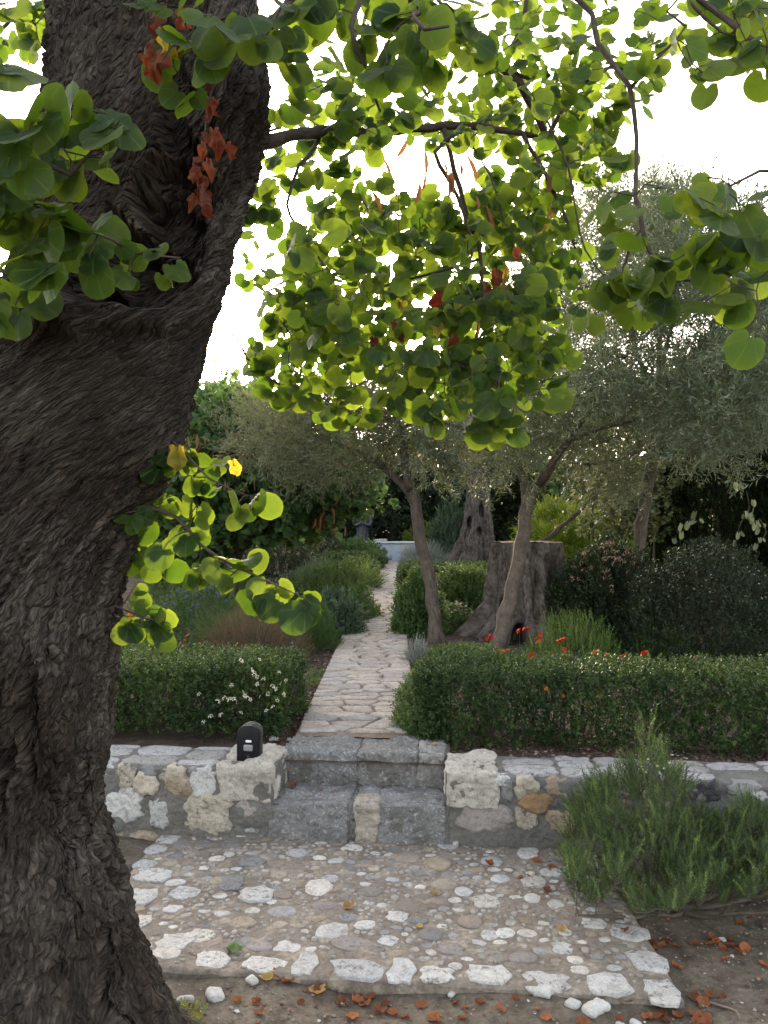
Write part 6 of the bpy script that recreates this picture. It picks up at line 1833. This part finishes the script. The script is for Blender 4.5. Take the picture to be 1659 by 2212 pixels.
def plate(name, mat, x, z, w, h, t=.003, y=-.001, rnd=.25):
    m_ = MB(); n = 20
    th_ = np.linspace(0, 2 * PI, n, endpoint=False) + .01
    e = 2 / rnd if rnd < 1 else 2
    ex = max(2.0, e)
    rad = (np.abs(np.cos(th_)) ** ex + np.abs(np.sin(th_)) ** ex) ** (-1 / ex)
    xx, zz_ = x + np.cos(th_) * rad * w / 2, z + np.sin(th_) * rad * h / 2
    V = np.concatenate([np.c_[xx, np.full(n, y + .002), zz_], np.c_[xx, np.full(n, y - t), zz_], np.c_[x + (xx - x) * .9, np.full(n, y - t - .0008), z + (zz_ - z) * .9]])
    ix = np.arange(3 * n).reshape(3, n); nx2 = np.roll(ix, -1, 1)
    m_.add(V, [np.stack([ix[:-1], nx2[:-1], nx2[1:], ix[1:]], -1).reshape(-1, 4), ix[-1][None]])
    return m_.build(name, mat, lamp, smooth=False)
plate('indicator', M_WL, lw * .05, lh * .545, lw * .27, lh * .062, rnd=.5)
fr_ = plate('window_frame', M_BLK, lw * .04, lh * .37, lw * .50, lh * .21, .002, rnd=.12)
pl_ = plate('window_pane', M_LENS, lw * .04, lh * .37, lw * .42, lh * .17, .0022, -.0025, rnd=.12)
pl_.parent = fr_
re_ = plate('button_recess', M_BLK, lw * .04, lh * .13, lw * .22, lh * .16, .0035, rnd=1)
bt_ = plate('button', M_CAP, lw * .04, lh * .13, lw * .09, lh * .05, .0015, -.0045, rnd=1); bt_.parent = re_
s_l, _, _ = Wpx(525, 1632)
lamp.location = W(s_l, .085, TOP + .012); lamp.rotation_euler = (math.radians(-2), 0, YAW - math.radians(4)); 

# ------------------------------------------------------------------ loose leaves, stones and twigs on the ground
M_FALL = fol_mat('fallen_leaf', (0.13, 0.035, 0.018), (0.33, 0.10, 0.04), tr=0.2, rough=.7, tcol=((.3, .05, .02), (.5, .12, .03)), veins=True)
M_FALLY = fol_mat('fallen_tan_leaf', (0.28, 0.16, 0.06), (0.42, 0.28, 0.10), tr=0.2, rough=.7, veins=True)
def curled(seed, mat, tv):
    V, ring, fan, luv, st_ = judas_leaf(seed, fold=.45, cup=1.1, wav=.07)
    V = V.copy(); V[:, 1] -= .62
    V[:, 2] = np.abs(V[:, 2]) * .8 + .10 * fbm(V * 3 + seed, 2, seed) + .06
    V[:, 2] -= V[:, 2].min()
    m_ = MB(); m_.add(V, [ring, fan], 0, tv, luv); return m_.mesh('fallen_leaf', mat)
FALL = [curled(400 + k, M_FALL, (k % 6) / 5) for k in range(12)]
FALLY = [curled(420 + k, M_FALLY, (k % 4) / 3) for k in range(4)]
def surf(px, py_, kind):
    if kind == 'soil': p = L(px, py_, LOW); p.z = float(low_z(np.array([p.x]), np.array([p.y]))[0]) + .002; return p
    if kind == 'patio': p = L(px, py_, 0.0); p.z = float(slab_z(np.array([[p.x, p.y]]))[0]) + .004; return p
    if kind == 'bed': d = gd(py_); p = Vector(((px - CX) / F * d, d, float(bed_z(np.array([(px - CX) / F * d]), np.array([d]))[0]) + .003)); return p
    if kind == 'tread1': d = (EYE - ZS1) * F / (py_ - HY); return Vector(((px - CX) / F * d, d, ZS1 + .008))
    if kind == 'tread2': d = (EYE - ZS2) * F / (py_ - HY); return Vector(((px - CX) / F * d, d, ZS2 + .012))
    if kind == 'path': d = gd(py_); return Vector(((px - CX) / F * d, d, gz(d) + .024))
LEAFLAB = dict(soil='curled dry red leaf lying on the bare ground below the paving or by its right edge', patio='curled dry red leaf lying on the cobbled paving', bed='dry red leaf on the dark soil beside the path')
def place_words(px, py_, kind, w):
    if kind == 'bed': return 'dry red leaf on the dark soil beside the path'
    if kind == 'patio': return 'curled dry red leaf on the right half of the cobbled paving'
    sz = 'large' if w > .042 else 'small'
    if py_ < 2010: return f'{sz} dry red leaf on the soil close to the rosemary'
    if px > 1340 and py_ < 2110: return f'{sz} dry red leaf in the drift right of the paving corner' if px > 1480 else f'{sz} dry red leaf just outside the right paving edge'
    if px > 1380: return f'{sz} dry red leaf on the soil at the lower right corner'
    if px > 960: return f'{sz} dry red leaf below the front edge, right of its middle'
    if px > 700: return f'{sz} dry red leaf in the drift below the middle of the paving'
    return f'{sz} dry red leaf on the soil nearest the big trunk'
def fallen(px, py_, kind, w, label=None, mats=FALL):
    p = surf(px, py_, kind)
    o = link('fallen_leaf', mats[int(rng.integers(len(mats)))], None, p, (rng.normal() * .25, rng.normal() * .25, rng.uniform(0, 6.28)), (w, w, w * rng.uniform(.7, 1.2)))
    lb = label or place_words(px, py_, kind, w)
    tag(o, lb, 'leaf', None if label else 'fallen: ' + lb.replace('leaf', 'leaves'))
    o['kind'] = 'thing'
for px, py_, w in [(1160, 1855, .05), (1222, 1863, .035), (1055, 1865, .045), (1145, 1890, .04), (1125, 1895, .03), (1360, 2007, .0), (1155, 1997, .0)]:
    if w: fallen(px, py_, 'patio', w)
fallen(755, 1958, 'patio', .05, 'lone tan-orange leaf in the middle of the cobbled paving', FALLY)
fallen(942, 1931, 'patio', .035, 'small orange leaf on the paving right of its middle', FALLY)
fallen(905, 2000, 'patio', .03, 'small yellow leaf low on the paving, right of its middle', FALLY)
fallen(1183, 1921, 'patio', .04, 'reddish leaf on the paving just left of the rosemary', FALL)
fallen(1195, 1875, 'patio', .05, 'brown-red leaf on the paving touching the rosemary', FALL)
fallen(1215, 2010, 'patio', .04, 'pale orange leaf near the right end of the paving', FALLY)
fallen(1352, 2014, 'patio', .035, 'red leaf on the outer right corner stones of the paving', FALL)
fallen(603, 1682 - 4, 'tread1', .05, 'dry brown leaf in the left corner of the lower step', FALL)
fallen(632, 1700, 'tread1', .045, 'dry red leaf on the left part of the lower step', FALL)
fallen(690, 1708, 'tread1', .03, 'small dark red leaf on the lower step, right of the redder one', FALL)
fallen(938, 1613, 'tread2', .035, 'orange leaf on the right end block of the upper step', FALLY)
for px, py_, w in [(1400, 2035, .05), (1455, 2042, .045), (1430, 2040, .04), (1440, 2030, .045), (1410, 2050, .04), (1500, 2040, .04), (1540, 2028, .05), (1530, 2040, .05), (1550, 2035, .045), (1565, 2042, .05), (1580, 2032, .04), (1560, 2050, .04), (1590, 2048, .04), (1600, 2060, .05), (1610, 2055, .045),
                   (1370, 2078, .04), (1462, 2085, .05), (1568, 2075, .03), (1652, 2090, .05), (1500, 2150, .05), (1520, 2162, .05), (1535, 2148, .04), (1515, 2170, .045), (1560, 2150, .03), (1430, 2185, .04), (1420, 2195, .05), (1400, 2192, .04), (1440, 2200, .04), (1465, 2190, .04), (1500, 2192, .05), (1520, 2200, .06), (1510, 2205, .05),
                   (510, 2170, .04), (555, 2175, .035), (600, 2120, .05), (622, 2130, .05), (650, 2172, .03), (690, 2140, .05), (720, 2125, .04), (740, 2160, .05), (770, 2150, .05), (790, 2158, .05), (800, 2145, .045), (820, 2175, .055), (835, 2162, .045), (850, 2180, .05), (875, 2190, .035), (910, 2165, .045), (985, 2165, .035), (1005, 2178, .03),
                   (1035, 2170, .045), (1080, 2185, .04), (1115, 2165, .035), (1000, 2200, .04), (760, 2195, .05), (560, 2200, .04), (940, 2198, .05), (1290, 2135, .03), (1360, 2160, .04), (1340, 2200, .05), (1460, 1975, .04), (1540, 1905, .04), (1330, 1985, .04), (1315, 1970, .05), (1620, 1900, .05), (1600, 1990, .04), (1180, 2200, .04), (1260, 2205, .05)]:
    fallen(px, py_, 'soil', w * .9)
fallen(688, 2145, 'soil', .06, 'large pale orange leaf below the front edge, left of the middle', FALLY)
fallen(575, 2128, 'soil', .05, 'dull orange leaf against the front edge of the paving, near the green leaf', FALLY)
fallen(735, 2128, 'soil', .035, 'yellow leaf against the front edge of the paving', FALLY)
for px, py_ in [(690, 1470), (668, 1532), (700, 1455), (676, 1500), (640, 1560), (720, 1425), (598, 1590)]:
    fallen(px, py_, 'bed', .04)
green = [m for m in bpy.data.meshes if m.name.startswith('leaf')][0]
o = link('fallen_leaf', DRY[0], None, surf(520, 2058, 'patio') + Vector((0, 0, .012)), (.2, .1, 1.0), (.075, .06, .04)); o.data = o.data.copy(); o.data.materials.clear(); o.data.materials.append(fol_mat('fallen_green_leaf', (.10, .17, .05), (.15, .24, .08), tr=.2, veins=True))
tag(o, 'green leaf fallen on the lower left of the paving', 'leaf'); o['kind'] = 'thing'
for px, py_, w, tx in [(393, 2180, .045, 'upper'), (413, 2205, .04, 'lower')]:
    o = link('fallen_leaf', YEL[0] if tx == 'upper' else YEL[1], None, surf(px, py_, 'soil') + Vector((0, 0, .02)), (.2, .2, rng.uniform(0, 6)), (w,) * 3)
    tag(o, f'{tx} of two yellow-green leaves at the root of the big trunk', 'leaf'); o['kind'] = 'thing'

M_RAW = stone_mat('white_rubble', (0.60, 0.585, 0.565), .4, (0.2, 0.19, 0.18), 1.3, .7, .75)
def rubble(px, py_, w, h, label, kind='soil', hz=.42):
    mb = MB(); rough_block(mb, w, h, w * hz, int(rng.integers(999)), w / 9, w * .10, w * .22)
    o = mb.build('rubble_stone', M_RAW); o.location = surf(px, py_, kind) - Vector((0, 0, w * .12)); o.rotation_euler = (rng.normal() * .1, rng.normal() * .1, rng.uniform(0, 3))
    tag(o, label, 'stone', 'loose white stones on the ground'); o['kind'] = 'thing'
rubble(465, 2160, .075, .06, 'knobbly white stone on the soil right of the big trunk')
rubble(545, 2132, .045, .035, 'small white stone against the front edge of the paving, left')
rubble(402, 2170, .075, .03, 'flat white stone at the root of the big trunk')
rubble(512, 2195, .022, .018, 'tiny white stone below the knobbly one')
rubble(1175, 2155, .075, .06, 'angular white stone against the front edge, right of the middle')
rubble(1238, 2172, .045, .05, 'bluish pale stone between the two larger white ones')
rubble(1288, 2180, .10, .07, 'largest loose white stone, at the bottom edge of the photo')
rubble(1372, 2205, .04, .03, 'small white stone at the bottom edge, right of the largest one')
rubble(1340, 2207, .03, .02, 'white chip beside the small stone at the bottom edge')
rubble(1560, 2030, .032, .028, 'small bluish white stone amid red leaves, right of the paving')
rubble(1440, 2103, .02, .02, 'tiny white stone on the bare ground right of the paving corner')
rubble(975, 2147, .03, .02, 'white chip below the front edge of the paving, middle')
rubble(955, 1815, .03, .025, 'white pebble at the foot of the steps, left of the grass tuft', 'patio', .8)
rubble(985, 1822, .03, .022, 'white pebble right in front of the grass tuft', 'patio', .7)
rubble(590, 1573 + 10, .06, .05, 'pale stone on the soil where hedge and steps meet', 'bed')
rubble(625, 1590 - 8, .035, .03, 'small pale stone beside the left edge of the upper step', 'bed')

# fine grit nobody would count
def gravel(name, n, sampler, s0, s1, cols, mat):
    mb = MB()
    t = (1 + 5 ** .5) / 2
    base = np.array([(1, 1, .7), (-1, 1, .6), (-1, -1, .7), (1, -1, .5), (1.3, 0, 0), (0, 1.2, 0), (-1.3, 0, 0), (0, -1.2, 0), (0, 0, 1.0)]) * .4
    tri = np.array([(0, 1, 8), (1, 2, 8), (2, 3, 8), (3, 0, 8), (0, 4, 5), (0, 5, 1), (1, 5, 6), (1, 6, 2), (2, 6, 7), (2, 7, 3), (3, 7, 4), (3, 4, 0)])
    Ps = np.array([sampler() for _ in range(n)])
    sz = s0 + (s1 - s0) * rng.random(n) ** 3
    a = rng.uniform(0, 2 * PI, n)
    R_ = np.zeros((n, 3, 3)); R_[:, 0, 0] = np.cos(a); R_[:, 0, 1] = -np.sin(a); R_[:, 1, 0] = np.sin(a); R_[:, 1, 1] = np.cos(a); R_[:, 2, 2] = 1
    V = np.einsum('nij,vj->nvi', R_ * sz[:, None, None], base) * (1 + .3 * rng.normal(size=(n, 9, 1))) + Ps[:, None, :]
    mb.add(V.reshape(-1, 3), [(tri[None] + (np.arange(n) * 9)[:, None, None]).reshape(-1, 3)], 0, np.repeat(rng.random(n), 9))
    return mb.build(name, mat, kind='stuff', smooth=False)
M_GRIT, _nt, _N, _K, _b = newmat('grit')
_K.new(ramp(_nt, attr(_nt, 'tint', 'Fac'), [(0.0, (.10, .08, .065)), (.6, (.17, .14, .115)), (.93, (.26, .23, .20)), (1.0, (.55, .53, .50))]), _b.inputs['Base Color']); _b.inputs['Roughness'].default_value = .9
def samp_soil():
    while True:
        x, y = rng.uniform(-1.2, 3.0), rng.uniform(2.3, 4.1)
        if not (-1.25 < x < 1.07 and y > 3.05 - .098 * (x + 1.2) - .02): break
    return (x, y, float(LOW + 0.0))
xs_soil = [samp_soil() for _ in range(3600)]
zz_ = low_z(np.array([p[0] for p in xs_soil]), np.array([p[1] for p in xs_soil]))
it = iter([(p[0], p[1], z + .001) for p, z in zip(xs_soil, zz_)])
gravel('gravel', 3600, lambda: next(it), .003, .016, None, M_GRIT)
xs_b = []
while len(xs_b) < 4200:
    y = rng.uniform(4.8, 9.0); x = pcx(y) + (phw(y) + rng.exponential(.12)) * rng.choice([-1, 1])
    xs_b.append((x, y))
zz_ = bed_z(np.array([p[0] for p in xs_b]), np.array([p[1] for p in xs_b]))
it = iter([(p[0], p[1], z + .002) for p, z in zip(xs_b, zz_)])
M_MULCH, _nt, _N, _K, _b = newmat('leaf_mulch')
_K.new(ramp(_nt, attr(_nt, 'tint', 'Fac'), [(0.0, (.035, .022, .016)), (.6, (.085, .047, .034)), (.93, (.16, .095, .07)), (1.0, (.40, .36, .32))]), _b.inputs['Base Color']); _b.inputs['Roughness'].default_value = .9
gravel('mulch', 4200, lambda: next(it), .008, .03, None, M_MULCH)
xs_c = [samp_soil() for _ in range(1500)]
zz_ = low_z(np.array([p[0] for p in xs_c]), np.array([p[1] for p in xs_c]))
it = iter([(p[0], p[1], z + .002) for p, z in zip(xs_c, zz_)])
M_CRUMB, _nt, _N, _K, _b = newmat('leaf_crumbs')
_K.new(ramp(_nt, attr(_nt, 'tint', 'Fac'), [(0.0, (.07, .03, .018)), (.6, (.20, .07, .035)), (1.0, (.26, .16, .09))]), _b.inputs['Base Color']); _b.inputs['Roughness'].default_value = .9
gravel('leaf_crumbs', 1500, lambda: next(it), .004, .017, None, M_CRUMB)
# leaf litter under the right hedge, on the soil behind the wall
xs_b = [(rng.uniform(.3, 3.6), 0) for _ in range(3000)]
xs_b = [(x, WA.y + (x - WA.x) * WE.y / WE.x + rng.uniform(.38, .8)) for x, _ in xs_b]
zz_ = bed_z(np.array([p[0] for p in xs_b]), np.array([p[1] for p in xs_b]))
it = iter([(p[0], p[1], z + .002) for p, z in zip(xs_b, zz_)])
gravel('leaf_litter', 3000, lambda: next(it), .008, .028, None, M_MULCH)

# dry twigs
def twig(label, pts, kind, r_=.003):
    P3 = [surf(a, b, kind) + Vector((0, 0, .006)) for a, b in pts]
    q, rd = smooth_path(P3, [r_] * (len(P3) - 1) + [r_ * .4], .02)
    mb = MB(); tube(mb, [v - P3[0] for v in q], rd, 5, 0, .1, 1)
    o = mb.build('dry_twig', WD_TW); o.location = P3[0]; tag(o, label, 'twig', 'dry twigs on the bare ground'); o['kind'] = 'thing'
WD_TW = wood_mat('dry_twig_wood', (.16, .12, .09), (.34, .28, .22), (60, 12), .4)
twig('pale dry twig touching the front edge of the paving, middle', [(1018 - 12, 2140), (1040, 2148), (1068, 2152)], 'soil', .004)
twig('long curved dry twig at the lower right corner', [(1535, 2165), (1560, 2178), (1590, 2192), (1598, 2209)], 'soil', .004)
twig('thin dry stalks near the knobbly white stone', [(520, 2120), (545, 2112), (560, 2118)], 'soil', .002)
twig('thin dry stalk among red leaves, left of the middle', [(705, 2135), (722, 2128), (735, 2140)], 'soil', .002)
